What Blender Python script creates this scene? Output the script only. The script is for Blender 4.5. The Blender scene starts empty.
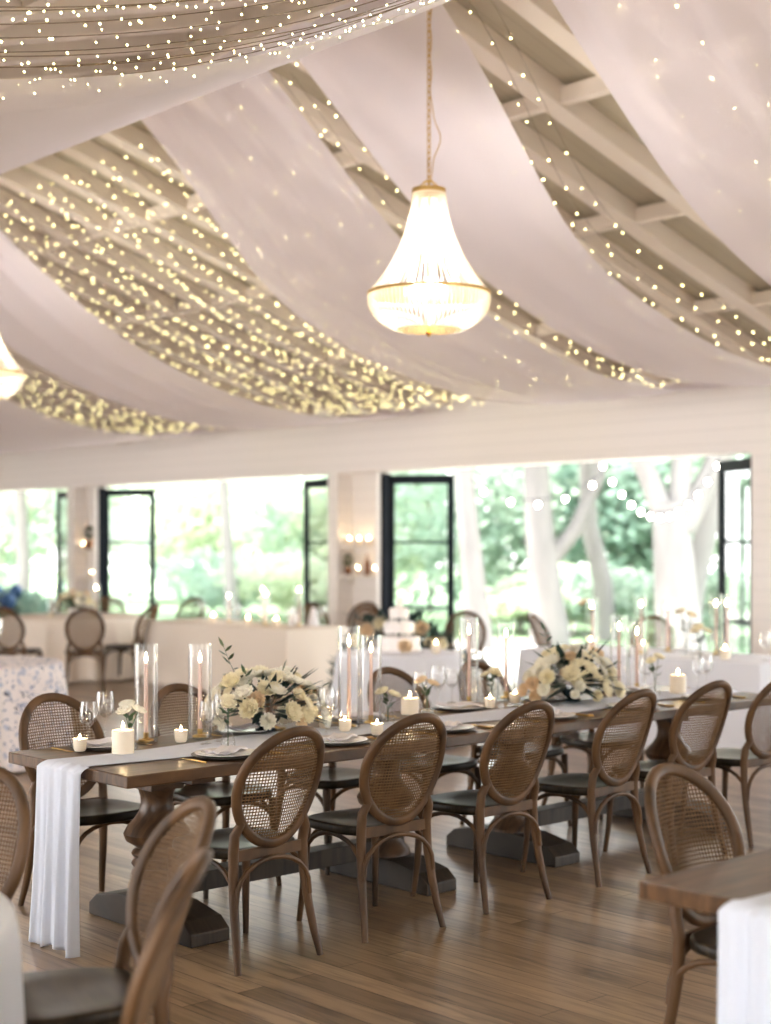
import bpy, math, random
from math import sin, cos, pi, radians, sqrt
from mathutils import Vector, Matrix, Quaternion
random.seed(7)
SC = bpy.context.scene
COL = SC.collection

# ------------------------------------------------------------------ camera model (photo 771x1024, f = 1500 px)
FPX, AY, CH, HZ = 1500.0, radians(47.5), 1.68, 543.0
SA, CA = sin(AY), cos(AY)
def at(u, v, z):
    """world point at height z seen at pixel u,v (used once, to survey where things stand)"""
    d = FPX * (CH - z) / (v - HZ); t = (u - 385.5) / FPX
    return Vector((d * (-SA + CA * t), d * (CA + SA * t), z))
def at_d(u, d, z):
    t = (u - 385.5) / FPX
    return Vector((d * (-SA + CA * t), d * (CA + SA * t), z))

# ------------------------------------------------------------------ materials
def srgb(r, g, b):
    def c(x):
        x /= 255.0
        return x / 12.92 if x <= 0.04045 else ((x + 0.055) / 1.055) ** 2.4
    return (c(r), c(g), c(b), 1)
MATS = {}
def mat(name):
    m = bpy.data.materials.new(name); m.use_nodes = True
    nt = m.node_tree; nt.nodes.clear()
    out = nt.nodes.new('ShaderNodeOutputMaterial')
    MATS[name] = m
    return m, nt, out
def principled(nt, col, rough=0.6, **kw):
    p = nt.nodes.new('ShaderNodeBsdfPrincipled')
    p.inputs['Base Color'].default_value = col
    p.inputs['Roughness'].default_value = rough
    for k, v in kw.items():
        p.inputs[k].default_value = v
    return p
def N(nt, typ, **kw):
    n = nt.nodes.new(typ)
    for k, v in kw.items():
        if hasattr(n, k) and not isinstance(v, tuple): setattr(n, k, v)
        else: n.inputs[k].default_value = v
    return n
def plain(name, col, rough=0.6, var=0.0, scale=8.0, stretch=(1, 1, 1), bump=0.0, **kw):
    m, nt, out = mat(name)
    p = principled(nt, col, rough, **kw)
    if var or bump:
        tc = nt.nodes.new('ShaderNodeTexCoord'); mp = nt.nodes.new('ShaderNodeMapping')
        mp.inputs['Scale'].default_value = stretch
        nz = nt.nodes.new('ShaderNodeTexNoise'); nz.inputs['Scale'].default_value = scale; nz.inputs['Detail'].default_value = 5
        nt.links.new(tc.outputs['Object'], mp.inputs['Vector']); nt.links.new(mp.outputs[0], nz.inputs['Vector'])
        if var:
            r = nt.nodes.new('ShaderNodeValToRGB')
            lo = tuple(max(0, c * (1 - var)) for c in col[:3]) + (1,)
            hi = tuple(min(1, c * (1 + var)) for c in col[:3]) + (1,)
            r.color_ramp.elements[0].color = lo; r.color_ramp.elements[1].color = hi
            r.color_ramp.elements[0].position = 0.3; r.color_ramp.elements[1].position = 0.7
            nt.links.new(nz.outputs['Fac'], r.inputs[0]); nt.links.new(r.outputs[0], p.inputs['Base Color'])
        if bump:
            b = nt.nodes.new('ShaderNodeBump'); b.inputs['Strength'].default_value = bump; b.inputs['Distance'].default_value = 0.01
            nt.links.new(nz.outputs['Fac'], b.inputs['Height']); nt.links.new(b.outputs[0], p.inputs['Normal'])
    nt.links.new(p.outputs[0], out.inputs[0])
    return m
def emis(name, col, s, sample=True):
    m, nt, out = mat(name)
    e = nt.nodes.new('ShaderNodeEmission'); e.inputs[0].default_value = col; e.inputs[1].default_value = s
    nt.links.new(e.outputs[0], out.inputs[0])
    if not sample: m.cycles.emission_sampling = 'NONE'
    return m
def cloth(name, col, trans=0.3, clear=0.0, rough=0.9, weave=0.0):
    m, nt, out = mat(name)
    d = nt.nodes.new('ShaderNodeBsdfDiffuse'); d.inputs[0].default_value = col
    t = nt.nodes.new('ShaderNodeBsdfTranslucent'); t.inputs[0].default_value = col
    mx = nt.nodes.new('ShaderNodeMixShader'); mx.inputs[0].default_value = trans
    nt.links.new(d.outputs[0], mx.inputs[1]); nt.links.new(t.outputs[0], mx.inputs[2])
    if clear:
        tr = nt.nodes.new('ShaderNodeBsdfTransparent'); m2 = nt.nodes.new('ShaderNodeMixShader'); m2.inputs[0].default_value = clear
        nt.links.new(mx.outputs[0], m2.inputs[1]); nt.links.new(tr.outputs[0], m2.inputs[2]); mx = m2
    nt.links.new(mx.outputs[0], out.inputs[0])
    return m
def thin_glass(name, tint=(1, 1, 1, 1), base=0.015, rough=0.02):
    m, nt, out = mat(name)
    tr = nt.nodes.new('ShaderNodeBsdfTransparent'); tr.inputs[0].default_value = tint
    gl = nt.nodes.new('ShaderNodeBsdfGlossy'); gl.inputs[1].default_value = rough
    lw = nt.nodes.new('ShaderNodeLayerWeight'); lw.inputs[0].default_value = 0.22
    mr = nt.nodes.new('ShaderNodeMapRange'); mr.inputs['To Min'].default_value = base; mr.inputs['To Max'].default_value = 0.5
    mx = nt.nodes.new('ShaderNodeMixShader')
    nt.links.new(lw.outputs['Fresnel'], mr.inputs[0]); nt.links.new(mr.outputs[0], mx.inputs[0])
    nt.links.new(tr.outputs[0], mx.inputs[1]); nt.links.new(gl.outputs[0], mx.inputs[2]); nt.links.new(mx.outputs[0], out.inputs[0])
    return m
def wood(name, c1, c2, rough=0.45, scale=3.0, stretch=(1, 12, 1), bump=0.15, spec=0.35):
    m, nt, out = mat(name)
    p = principled(nt, c1, rough, **{'Specular IOR Level': spec})
    tc = nt.nodes.new('ShaderNodeTexCoord'); mp = nt.nodes.new('ShaderNodeMapping'); mp.inputs['Scale'].default_value = stretch
    nz = nt.nodes.new('ShaderNodeTexNoise'); nz.inputs['Scale'].default_value = scale; nz.inputs['Detail'].default_value = 8; nz.inputs['Distortion'].default_value = 0.6
    r = nt.nodes.new('ShaderNodeValToRGB'); r.color_ramp.elements[0].color = c2; r.color_ramp.elements[1].color = c1
    r.color_ramp.elements[0].position = 0.32; r.color_ramp.elements[1].position = 0.62
    b = nt.nodes.new('ShaderNodeBump'); b.inputs['Strength'].default_value = bump; b.inputs['Distance'].default_value = 0.004
    L = nt.links.new
    L(tc.outputs['Object'], mp.inputs[0]); L(mp.outputs[0], nz.inputs[0]); L(nz.outputs['Fac'], r.inputs[0]); L(r.outputs[0], p.inputs[0])
    L(nz.outputs['Fac'], b.inputs['Height']); L(b.outputs[0], p.inputs['Normal']); L(p.outputs[0], out.inputs[0])
    return m

M_CHAIR = wood('chair_wood', srgb(98, 70, 44), srgb(36, 25, 17), 0.5, 6, (1, 1, 0.25), 0.1)
M_SEAT = wood('seat_wood', srgb(56, 46, 34), srgb(30, 26, 20), 0.34, 5, (1, 6, 1), 0.08, 0.2)
M_CANE = plain('cane', srgb(108, 80, 50), 0.6, 0.25, 25)
M_TABLE = wood('table_wood', srgb(104, 76, 52), srgb(60, 43, 31), 0.33, 2.6, (12, 1, 3), 0.12)
M_TABLE_SHADED = wood('table_wood_shaded', srgb(62, 52, 42), srgb(36, 30, 26), 0.5, 2.6, (1, 8, 1), 0.1)  # feet and stretcher: shade under the tabletop put into the wood colour
M_LINEN = cloth('white_linen', srgb(246, 247, 252), 0.25)
M_RUN = cloth('runner_gauze', srgb(236, 240, 250), 0.25, 0.03)
M_IVORY = cloth('ivory_linen', srgb(238, 226, 212), 0.15)
M_DRAPE = cloth('sheer_drape', srgb(243, 235, 243), 0.42, 0.17)
M_GLASS = thin_glass('clear_glass')
M_STEM = thin_glass('stemware_glass', (1, 1, 1, 1), 0.06)
M_PANE = thin_glass('window_glass', (0.97, 0.99, 0.98, 1), 0.03)
M_BLACK = plain('black_frame_paint', srgb(12, 18, 26), 0.6, **{'Specular IOR Level': 0.15})
M_GOLD = plain('gold', srgb(206, 172, 108), 0.28, Metallic=1.0)
M_WAX = plain('cream_wax', srgb(250, 236, 214), 0.5)
M_TAPER = plain('blush_taper_wax', srgb(214, 182, 170), 0.5)
M_FLAME = emis('candle_flame', (1, 0.74, 0.40, 1), 60, True)
M_BULB = emis('warm_fairy_bulb', (1, 0.86, 0.38, 1), 10, False)
M_FEST = emis('festoon_bulb', (1, 0.93, 0.8, 1), 14, False)
M_CHB = emis('chandelier_bulb', (1, 0.9, 0.75, 1), 30, False)
M_WIRE = plain('silver_wire', srgb(120, 100, 80), 0.5)
M_CERAM = plain('white_china', srgb(240, 236, 234), 0.2)
M_CHARGER = plain('dark_charger', srgb(60, 52, 46), 0.3)
M_NAPKIN = cloth('napkin_linen', srgb(240, 236, 238), 0.15)
M_LEAF = plain('leaf_green', srgb(52, 78, 50), 0.5, 0.3, 20)
M_LEAF2 = plain('leaf_blue_green', srgb(38, 62, 58), 0.5, 0.3, 20)
M_CREAM = cloth('petal_cream', srgb(254, 247, 224), 0.4)
M_WHITEP = cloth('petal_white', srgb(255, 252, 242), 0.4)
M_PEACH = cloth('petal_peach', srgb(246, 226, 196), 0.25)
M_BOWL = plain('dark_bowl', srgb(30, 44, 50), 0.25)
M_CAKE = plain('cake_icing', srgb(248, 242, 238), 0.5)
M_TERRA = plain('plant_pot', srgb(120, 84, 64), 0.7)
M_SHELF = plain('shelf_paint', srgb(232, 225, 216), 0.6)
M_BARK = plain('pale_bark', srgb(124, 119, 116), 0.9, 0.18, 3, (1, 1, .3), 0.3)
M_STONE = plain('grey_render', srgb(150, 150, 160), 0.8)
M_BLUE = plain('blue_petal', srgb(44, 78, 120), 0.6)

# crystal beads : milky translucent glass lit by the lamps inside
m, nt, out = mat('crystal_bead')
t1 = N(nt, 'ShaderNodeBsdfTranslucent'); t1.inputs[0].default_value = srgb(255, 246, 226)
d1 = N(nt, 'ShaderNodeBsdfDiffuse'); d1.inputs[0].default_value = srgb(250, 244, 232)
g1 = N(nt, 'ShaderNodeBsdfGlossy'); g1.inputs[1].default_value = 0.15
a1 = N(nt, 'ShaderNodeMixShader'); a1.inputs[0].default_value = 0.6
a2 = N(nt, 'ShaderNodeMixShader'); a2.inputs[0].default_value = 0.15
nt.links.new(d1.outputs[0], a1.inputs[1]); nt.links.new(t1.outputs[0], a1.inputs[2])
nt.links.new(a1.outputs[0], a2.inputs[1]); nt.links.new(g1.outputs[0], a2.inputs[2]); nt.links.new(a2.outputs[0], out.inputs[0])
M_BEAD = m

# painted shiplap wall
def shiplap(name, col, pitch, axis='Z', strength=0.25):
    m, nt, out = mat(name)
    p = principled(nt, col, 0.55)
    tc = N(nt, 'ShaderNodeTexCoord'); sx = N(nt, 'ShaderNodeSeparateXYZ')
    dv = N(nt, 'ShaderNodeMath', operation='DIVIDE'); dv.inputs[1].default_value = pitch
    fr = N(nt, 'ShaderNodeMath', operation='FRACT')
    lt = N(nt, 'ShaderNodeMath', operation='LESS_THAN'); lt.inputs[1].default_value = 0.05
    mx = N(nt, 'ShaderNodeMixRGB'); mx.inputs[1].default_value = col; mx.inputs[2].default_value = tuple(c * 0.62 for c in col[:3]) + (1,)
    L = nt.links.new
    L(tc.outputs['Object'], sx.inputs[0]); L(sx.outputs[axis], dv.inputs[0]); L(dv.outputs[0], fr.inputs[0]); L(fr.outputs[0], lt.inputs[0])
    ml = N(nt, 'ShaderNodeMath', operation='MULTIPLY'); ml.inputs[1].default_value = strength * 2
    L(lt.outputs[0], ml.inputs[0]); L(ml.outputs[0], mx.inputs[0]); L(mx.outputs[0], p.inputs['Base Color']); L(p.outputs[0], out.inputs[0])
    return m
M_WALL = shiplap('wall_shiplap', srgb(236, 230, 226), 0.15, 'Z', 0.2)
M_ROOF = shiplap('roof_boards', srgb(182, 172, 150), 0.14, 'X', 0.3)
M_RAFT = plain('rafter_paint', srgb(226, 214, 200), 0.6)

# floor : planks along X
m, nt, out = mat('floor_planks')
p = principled(nt, (0.3, 0.2, 0.1, 1), 0.3)
tc = N(nt, 'ShaderNodeTexCoord')
br = N(nt, 'ShaderNodeTexBrick'); br.offset = 0.37; br.offset_frequency = 2
br.inputs['Scale'].default_value = 1.0; br.inputs['Brick Width'].default_value = 1.5; br.inputs['Row Height'].default_value = 0.125
br.inputs['Mortar Size'].default_value = 0.0025; br.inputs['Bias'].default_value = -0.1
br.inputs['Color1'].default_value = srgb(160, 136, 108); br.inputs['Color2'].default_value = srgb(112, 92, 70); br.inputs['Mortar'].default_value = srgb(70, 50, 38)
mp = N(nt, 'ShaderNodeMapping'); mp.inputs['Scale'].default_value = (0.9, 11, 1)
nz = N(nt, 'ShaderNodeTexNoise'); nz.inputs['Scale'].default_value = 2.2; nz.inputs['Detail'].default_value = 9; nz.inputs['Distortion'].default_value = 1.2
rp = N(nt, 'ShaderNodeValToRGB'); rp.color_ramp.elements[0].position = 0.28; rp.color_ramp.elements[0].color = (0.34, 0.31, 0.29, 1); rp.color_ramp.elements[1].position = 0.56; rp.color_ramp.elements[1].color = (1.15, 1.12, 1.1, 1)
mx = N(nt, 'ShaderNodeMixRGB', blend_type='MULTIPLY'); mx.inputs[0].default_value = 0.85
bp = N(nt, 'ShaderNodeBump'); bp.inputs['Strength'].default_value = 0.12; bp.inputs['Distance'].default_value = 0.003
L = nt.links.new
L(tc.outputs['Object'], br.inputs['Vector']); L(tc.outputs['Object'], mp.inputs[0]); L(mp.outputs[0], nz.inputs['Vector'])
L(nz.outputs['Fac'], rp.inputs[0]); L(br.outputs['Color'], mx.inputs[1]); L(rp.outputs[0], mx.inputs[2]); L(mx.outputs[0], p.inputs['Base Color'])
L(nz.outputs['Fac'], bp.inputs['Height']); L(bp.outputs[0], p.inputs['Normal']); L(p.outputs[0], out.inputs[0])
M_FLOOR = m

# floral printed cloth
m, nt, out = mat('floral_print_cloth')
p = principled(nt, (1, 1, 1, 1), 0.9)
tc = N(nt, 'ShaderNodeTexCoord'); L = nt.links.new
def blot(scale, lo, hi, col, prev, nscale, thr):
    v = N(nt, 'ShaderNodeTexVoronoi'); v.inputs['Scale'].default_value = scale
    n = N(nt, 'ShaderNodeTexNoise'); n.inputs['Scale'].default_value = nscale; n.inputs['Detail'].default_value = 4
    ad = N(nt, 'ShaderNodeMixRGB'); ad.inputs[0].default_value = 0.12
    L(tc.outputs['Object'], n.inputs[0]); L(tc.outputs['Object'], ad.inputs[1]); L(n.outputs['Color'], ad.inputs[2]); L(ad.outputs[0], v.inputs['Vector'])
    mr = N(nt, 'ShaderNodeMapRange'); mr.inputs[1].default_value = lo; mr.inputs[2].default_value = hi; mr.inputs[3].default_value = thr; mr.inputs[4].default_value = 0
    L(v.outputs['Distance'], mr.inputs[0])
    c = N(nt, 'ShaderNodeMixRGB'); c.inputs[2].default_value = col
    if prev is None: c.inputs[1].default_value = srgb(232, 224, 222)
    else: L(prev.outputs[0], c.inputs[1])
    L(mr.outputs[0], c.inputs[0]); return c
b1 = blot(15, 0.30, 0.36, srgb(176, 182, 200), None, 12, 0.9)
b2 = blot(22, 0.24, 0.30, srgb(92, 112, 150), b1, 20, 0.9)
b3 = blot(11, 0.17, 0.21, srgb(60, 66, 84), b2, 16, 0.9)
L(b3.outputs[0], p.inputs['Base Color']); L(p.outputs[0], out.inputs[0])
M_FLORAL = m

def foliage_mat(name, c1, c2):
    m, nt, out = mat(name)
    oi = N(nt, 'ShaderNodeTexCoord'); n = N(nt, 'ShaderNodeTexNoise'); n.inputs['Scale'].default_value = 1.2
    r = N(nt, 'ShaderNodeValToRGB'); r.color_ramp.elements[0].color = c1; r.color_ramp.elements[1].color = c2
    r.color_ramp.elements[0].position = 0.35; r.color_ramp.elements[1].position = 0.65
    d = N(nt, 'ShaderNodeBsdfDiffuse'); t = N(nt, 'ShaderNodeBsdfTranslucent'); x = N(nt, 'ShaderNodeMixShader'); x.inputs[0].default_value = 0.5
    nt.links.new(oi.outputs['Object'], n.inputs[0]); nt.links.new(n.outputs['Fac'], r.inputs[0])
    nt.links.new(r.outputs[0], d.inputs[0]); nt.links.new(r.outputs[0], t.inputs[0])
    nt.links.new(d.outputs[0], x.inputs[1]); nt.links.new(t.outputs[0], x.inputs[2]); nt.links.new(x.outputs[0], out.inputs[0])
    return m
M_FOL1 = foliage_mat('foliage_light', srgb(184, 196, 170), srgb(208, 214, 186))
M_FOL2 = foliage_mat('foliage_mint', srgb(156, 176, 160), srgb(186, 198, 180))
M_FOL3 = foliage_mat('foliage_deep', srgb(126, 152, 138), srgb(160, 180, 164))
M_LAWN = plain('lawn', srgb(120, 142, 104), 0.9, 0.2, 1.5)
M_PATIO = plain('patio_stone', srgb(214, 206, 196), 0.8, 0.08, 2)

# ------------------------------------------------------------------ mesh builder
class MB:
    def __init__(s): s.v = []; s.f = []; s.mi = []; s.cur = 0
    def add(s, vs, fs):
        o = len(s.v); s.v += [tuple(x) for x in vs]; s.f += [tuple(i + o for i in f) for f in fs]; s.mi += [s.cur] * len(fs)
    def box(s, c, size, rz=0.0, M=None):
        hx, hy, hz = size[0] / 2, size[1] / 2, size[2] / 2
        R = Matrix.Rotation(rz, 3, 'Z') if M is None else M
        vs = [Vector(c) + R @ Vector((x * hx, y * hy, z * hz)) for x in (-1, 1) for y in (-1, 1) for z in (-1, 1)]
        s.add(vs, [(0, 1, 3, 2), (4, 6, 7, 5), (0, 4, 5, 1), (2, 3, 7, 6), (0, 2, 6, 4), (1, 5, 7, 3)])
    def tube(s, pts, rad, n=8, closed=False, flat=None, cap=True):
        """sweep; rad number or list; flat=(w,h) ratio for elliptic section using a stable frame"""
        pts = [Vector(p) for p in pts]; k = len(pts)
        if not isinstance(rad, (list, tuple)): rad = [rad] * k
        up = None; rings = []
        for i in range(k):
            if closed: t = pts[(i + 1) % k] - pts[i - 1]
            else: t = pts[min(i + 1, k - 1)] - pts[max(i - 1, 0)]
            t = t.normalized() if t.length > 1e-9 else Vector((0, 0, 1))
            if flat is not None:
                a = Vector(flat[2]) - t * t.dot(Vector(flat[2]))
                a.normalize(); b = t.cross(a)
                ka, kb = flat[0], flat[1]
            else:
                if up is None:
                    up = Vector((0, 0, 1)) if abs(t.z) < 0.9 else Vector((1, 0, 0))
                a = (up - t * up.dot(t)).normalized(); up = a; b = t.cross(a); ka = kb = 1
            rings.append([pts[i] + (a * cos(2 * pi * j / n) * ka + b * sin(2 * pi * j / n) * kb) * rad[i] for j in range(n)])
        vs = [p for r in rings for p in r]; fs = []
        m_ = k if closed else k - 1
        for i in range(m_):
            i2 = (i + 1) % k
            for j in range(n):
                j2 = (j + 1) % n
                fs.append((i * n + j, i * n + j2, i2 * n + j2, i2 * n + j))
        if not closed and cap:
            fs.append(tuple(reversed(range(n)))); fs.append(tuple((k - 1) * n + j for j in range(n)))
        s.add(vs, fs)
    def lathe(s, prof, n=20, c=(0, 0, 0), wob=None, sq=None):
        """prof list of (r,z)"""
        vs = []; fs = []; c = Vector(c); k = len(prof)
        for i, (r, z) in enumerate(prof):
            for j in range(n):
                a = 2 * pi * j / n
                rr = r * (wob(a, z) if wob else 1)
                vs.append(c + Vector((rr * cos(a), rr * sin(a), z)))
        for i in range(k - 1):
            for j in range(n):
                j2 = (j + 1) % n
                fs.append((i * n + j, i * n + j2, (i + 1) * n + j2, (i + 1) * n + j))
        if prof[0][0] > 1e-6: fs.append(tuple(reversed(range(n))))
        if prof[-1][0] > 1e-6: fs.append(tuple((k - 1) * n + j for j in range(n)))
        s.add(vs, fs)
    def ball(s, c, r, n=8, m=5, sz=1.0):
        prof = [(max(1e-7, r * sin(pi * i / m)), -r * sz * cos(pi * i / m)) for i in range(m + 1)]
        s.lathe(prof, n, c)
    def octa(s, c, r, rz=1.0):
        c = Vector(c)
        vs = [c + Vector(d) for d in ((r, 0, 0), (0, r, 0), (-r, 0, 0), (0, -r, 0), (0, 0, r * rz), (0, 0, -r * rz))]
        s.add(vs, [(0, 1, 4), (1, 2, 4), (2, 3, 4), (3, 0, 4), (1, 0, 5), (2, 1, 5), (3, 2, 5), (0, 3, 5)])
    def grid(s, fn, nu, nv, closed_u=False):
        vs = [fn(i / nu, j / nv) for j in range(nv + 1) for i in range(nu + (0 if closed_u else 1))]
        w = nu if closed_u else nu + 1; fs = []
        for j in range(nv):
            for i in range(nu):
                i2 = (i + 1) % w
                fs.append((j * w + i, j * w + i2, (j + 1) * w + i2, (j + 1) * w + i))
        s.add(vs, fs)
    def build(s, name, mats, parent=None, smooth=True, loc=None, bevel=0.0, angle=40):
        me = bpy.data.meshes.new(name); me.from_pydata(s.v, [], s.f); me.update()
        if not isinstance(mats, (list, tuple)): mats = [mats]
        for m_ in mats: me.materials.append(m_)
        if len(mats) > 1: me.polygons.foreach_set('material_index', s.mi)
        if smooth:
            me.polygons.foreach_set('use_smooth', [True] * len(me.polygons))
            try: me.set_sharp_from_angle(angle=radians(angle))
            except Exception: pass
        o = bpy.data.objects.new(name, me); COL.objects.link(o)
        if parent is not None: o.parent = parent
        if loc is not None: o.location = loc
        if bevel:
            b = o.modifiers.new('bevel', 'BEVEL'); b.width = bevel; b.segments = 2; b.limit_method = 'ANGLE'
        return o

def tag(o, label=None, cat=None, group=None, kind=None):
    if label: o['label'] = label
    if cat: o['category'] = cat
    if group: o['group'] = group
    if kind: o['kind'] = kind
    return o
def empty(name, label=None, cat=None, group=None, loc=(0, 0, 0), rz=0.0):
    o = bpy.data.objects.new(name, None); COL.objects.link(o); o.location = loc; o.rotation_euler = (0, 0, rz)
    o.empty_display_size = 0.1
    return tag(o, label, cat, group)
KIDS = {}
def kids(o):
    return [c for c in bpy.data.objects if c.parent == o]
def copy_tree(o, label=None, loc=None, rz=None, group=None, parent=None, _cache=KIDS):
    c = o.copy(); COL.objects.link(c); c.parent = parent
    if label: c['label'] = label
    if group: c['group'] = group
    if loc is not None: c.location = loc
    if rz is not None: c.rotation_euler = (0, 0, rz)
    if o.name not in _cache: _cache[o.name] = kids(o)
    for ch in _cache[o.name]: copy_tree(ch, parent=c)
    return c
def struct(mb, name, m_, smooth=False, **kw):
    o = mb.build(name, m_, None, smooth, **kw); o['kind'] = 'structure'; return o
def box_struct(name, m_, x0, x1, y0, y1, z0, z1):
    b = MB(); b.box(((x0 + x1) / 2, (y0 + y1) / 2, (z0 + z1) / 2), (x1 - x0, y1 - y0, z1 - z0)); return struct(b, name, m_)

# ------------------------------------------------------------------ room shell
XL, XR, YN, YF = -28.0, 6.0, -0.6, 13.0
TW = 0.25
b = MB(); b.box(((XL + XR) / 2, (YN + YF) / 2, -0.05), (XR - XL + 0.5, YF - YN + 0.5, 0.1)); struct(b, 'floor', M_FLOOR)
ZT, DTOP = 3.55, 2.60
def wall_with_openings(name, y, openings, x0=XL, x1=XR, niches=()):
    bb = MB()
    bb.box(((x0 + x1) / 2, y, (DTOP + ZT) / 2), (x1 - x0, TW, ZT - DTOP))
    edges = [x0] + [e for op in openings for e in op] + [x1]
    for i in range(0, len(edges), 2):
        a, c = edges[i], edges[i + 1]
        if c - a < 1e-3: continue
        if (a, c) in niches:      # pier with a shelf recess: side posts and a back panel
            bb.box((a + 0.10, y, DTOP / 2), (0.20, TW, DTOP))
            bb.box((c - 0.02, y, DTOP / 2), (0.04, TW, DTOP))
            bb.box(((a + c) / 2 + 0.08, y + TW / 2 + 0.02, DTOP / 2), (c - a - 0.24, 0.04, DTOP))
        else:
            bb.box(((a + c) / 2, y, DTOP / 2), (c - a, TW, DTOP))
    return struct(bb, name, M_WALL)
OPS = [(-27.2, -22.05), (-21.18, -15.33), (-14.34, -8.70), (-7.55, -2.1), (-0.95, 4.5)]
WB = wall_with_openings('wall_back', YF + TW / 2, OPS, niches={(-22.05, -21.18), (-15.33, -14.34)})
wall_with_openings('wall_front', YN - TW / 2, [(-26.5, -21.5), (-18.0, -13.5), (-10.5, -7.0), (-3.7, -1.5), (1.5, 3.8)])
b = MB(); b.box((XL - TW / 2, (YN + YF) / 2, 2.9), (TW, YF - YN + 0.5, 5.8)); struct(b, 'wall_left', M_WALL)
b = MB()
b.box((XR + TW / 2, (YN + YF) / 2, 4.3), (TW, YF - YN + 0.5, 3.2))
for y0_, y1_ in ((YN, 4.5), (7.5, YF)): b.box((XR + TW / 2, (y0_ + y1_) / 2, 1.35), (TW, y1_ - y0_, 2.7))
struct(b, 'wall_right', M_WALL)
# gable roof
RZ, RK, RY = 5.5, 0.295, 6.4
def roof_z(y): return RZ - RK * abs(y - RY)
b = MB()
for sgn, ye in ((1, YF + 0.9), (-1, YN - 0.5)):
    x0, x1 = XL - 0.3, XR + 0.3
    vs = [(x0, RY, RZ), (x1, RY, RZ), (x1, ye, roof_z(ye)), (x0, ye, roof_z(ye))]
    vs += [(x, y, z + 0.1) for x, y, z in vs]
    b.add(vs, [(0, 1, 2, 3), (4, 7, 6, 5), (0, 3, 7, 4), (1, 5, 6, 2), (2, 6, 7, 3)])
struct(b, 'ceiling', M_ROOF)
n_trim = 1
x = -27.6
while x < 5.5:
    b = MB()
    for sgn, ye in ((1, YF), (-1, YN)):
        y0 = RY; z0 = roof_z(y0); z1 = roof_z(ye)
        w = 0.085; dp = 0.17
        vs = [(x - w, y0, z0 - 0.002), (x + w, y0, z0 - 0.002), (x + w, ye, z1 - 0.002), (x - w, ye, z1 - 0.002)]
        vs += [(a, c, d - dp) for a, c, d in vs]
        b.add(vs, [(0, 1, 2, 3), (4, 7, 6, 5), (0, 3, 7, 4), (1, 5, 6, 2), (0, 4, 5, 1), (2, 6, 7, 3)])
    struct(b, 'trim_%d' % n_trim, M_RAFT); n_trim += 1; x += 0.66
for y in (0.9, 2.6, 4.3, 8.2, 9.9, 11.6):
    b = MB(); b.box(((XL + XR) / 2, y, roof_z(y) - 0.09), (XR - XL, 0.09, 0.12)); struct(b, 'trim_%d' % n_trim, M_RAFT); n_trim += 1
b = MB(); b.box(((XL + XR) / 2, RY, RZ - 0.18), (XR - XL, 0.16, 0.3)); struct(b, 'trim_%d' % n_trim, M_RAFT); n_trim += 1
# header trim above openings
box_struct('trim_%d' % n_trim, M_WALL, XL, XR, YF - 0.03, YF, 2.60, 2.72); n_trim += 1

# ------------------------------------------------------------------ folding glass doors (open outwards)
DH, DW = 2.55, 0.86
def door_leaf(n, hx, hy, ang, w=DW, flip=False):
    """leaf hinged at (hx,hy) running along direction ang"""
    root = bpy.data.objects.new('door_%d' % n, None); COL.objects.link(root); root['kind'] = 'structure'
    root.location = (hx, hy, 0.01); root.rotation_euler = (0, 0, ang)
    fb = MB(); s = 0.085; t = 0.05
    fb.box((s / 2, 0, DH / 2), (s, t, DH)); fb.box((w - s / 2, 0, DH / 2), (s, t, DH))
    fb.box((w / 2, 0, DH - 0.06), (w, t, 0.12)); fb.box((w / 2, 0, 0.07), (w, t, 0.14))
    for z in (0.84, 1.68): fb.box((w / 2, 0, z), (w, t * 0.8, 0.035))
    fb.build('door_frame', M_BLACK, root, False, bevel=0.004)
    for z0, z1 in ((0.14, 0.82), (0.86, 1.66), (1.70, DH - 0.12)):
        g = MB(); g.box((w / 2, 0, (z0 + z1) / 2), (w - 2 * s, 0.008, z1 - z0)); g.build('glass_pane', M_PANE, root, False)
    h = MB(); h.tube([(w - 0.04, -0.03, 1.0), (w - 0.04, -0.06, 1.0), (w - 0.04, -0.06, 1.14), (w - 0.04, -0.03, 1.14)], 0.008, 6)
    h.build('door_handle', M_BLACK, root)
    return root
dn = 1
for x0, x1 in OPS[:4]:
    door_leaf(dn, x0 + 0.04, YF + 0.15, radians(38)); dn += 1          # left jamb, swung part way out
for (x0, x1) in OPS[:4]:
    door_leaf(dn, x1 - 0.04, YF + 0.15, radians(150 if x1 > -9 else 168)); dn += 1
door_leaf(dn, OPS[2][1] - 0.04 + 0.88 * cos(radians(150)), YF + 0.21 + 0.88 * sin(radians(150)), radians(8)); dn += 1
# black jamb posts lining each opening
wn = 1
for (x0, x1) in OPS[:4]:
    b = MB(); b.box((x0 + 0.03, YF + 0.12, 1.29), (0.06, 0.12, 2.58)); b.box((x1 - 0.03, YF + 0.12, 1.29), (0.06, 0.12, 2.58))
    struct(b, 'window_%d' % wn, M_BLACK); wn += 1

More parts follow.
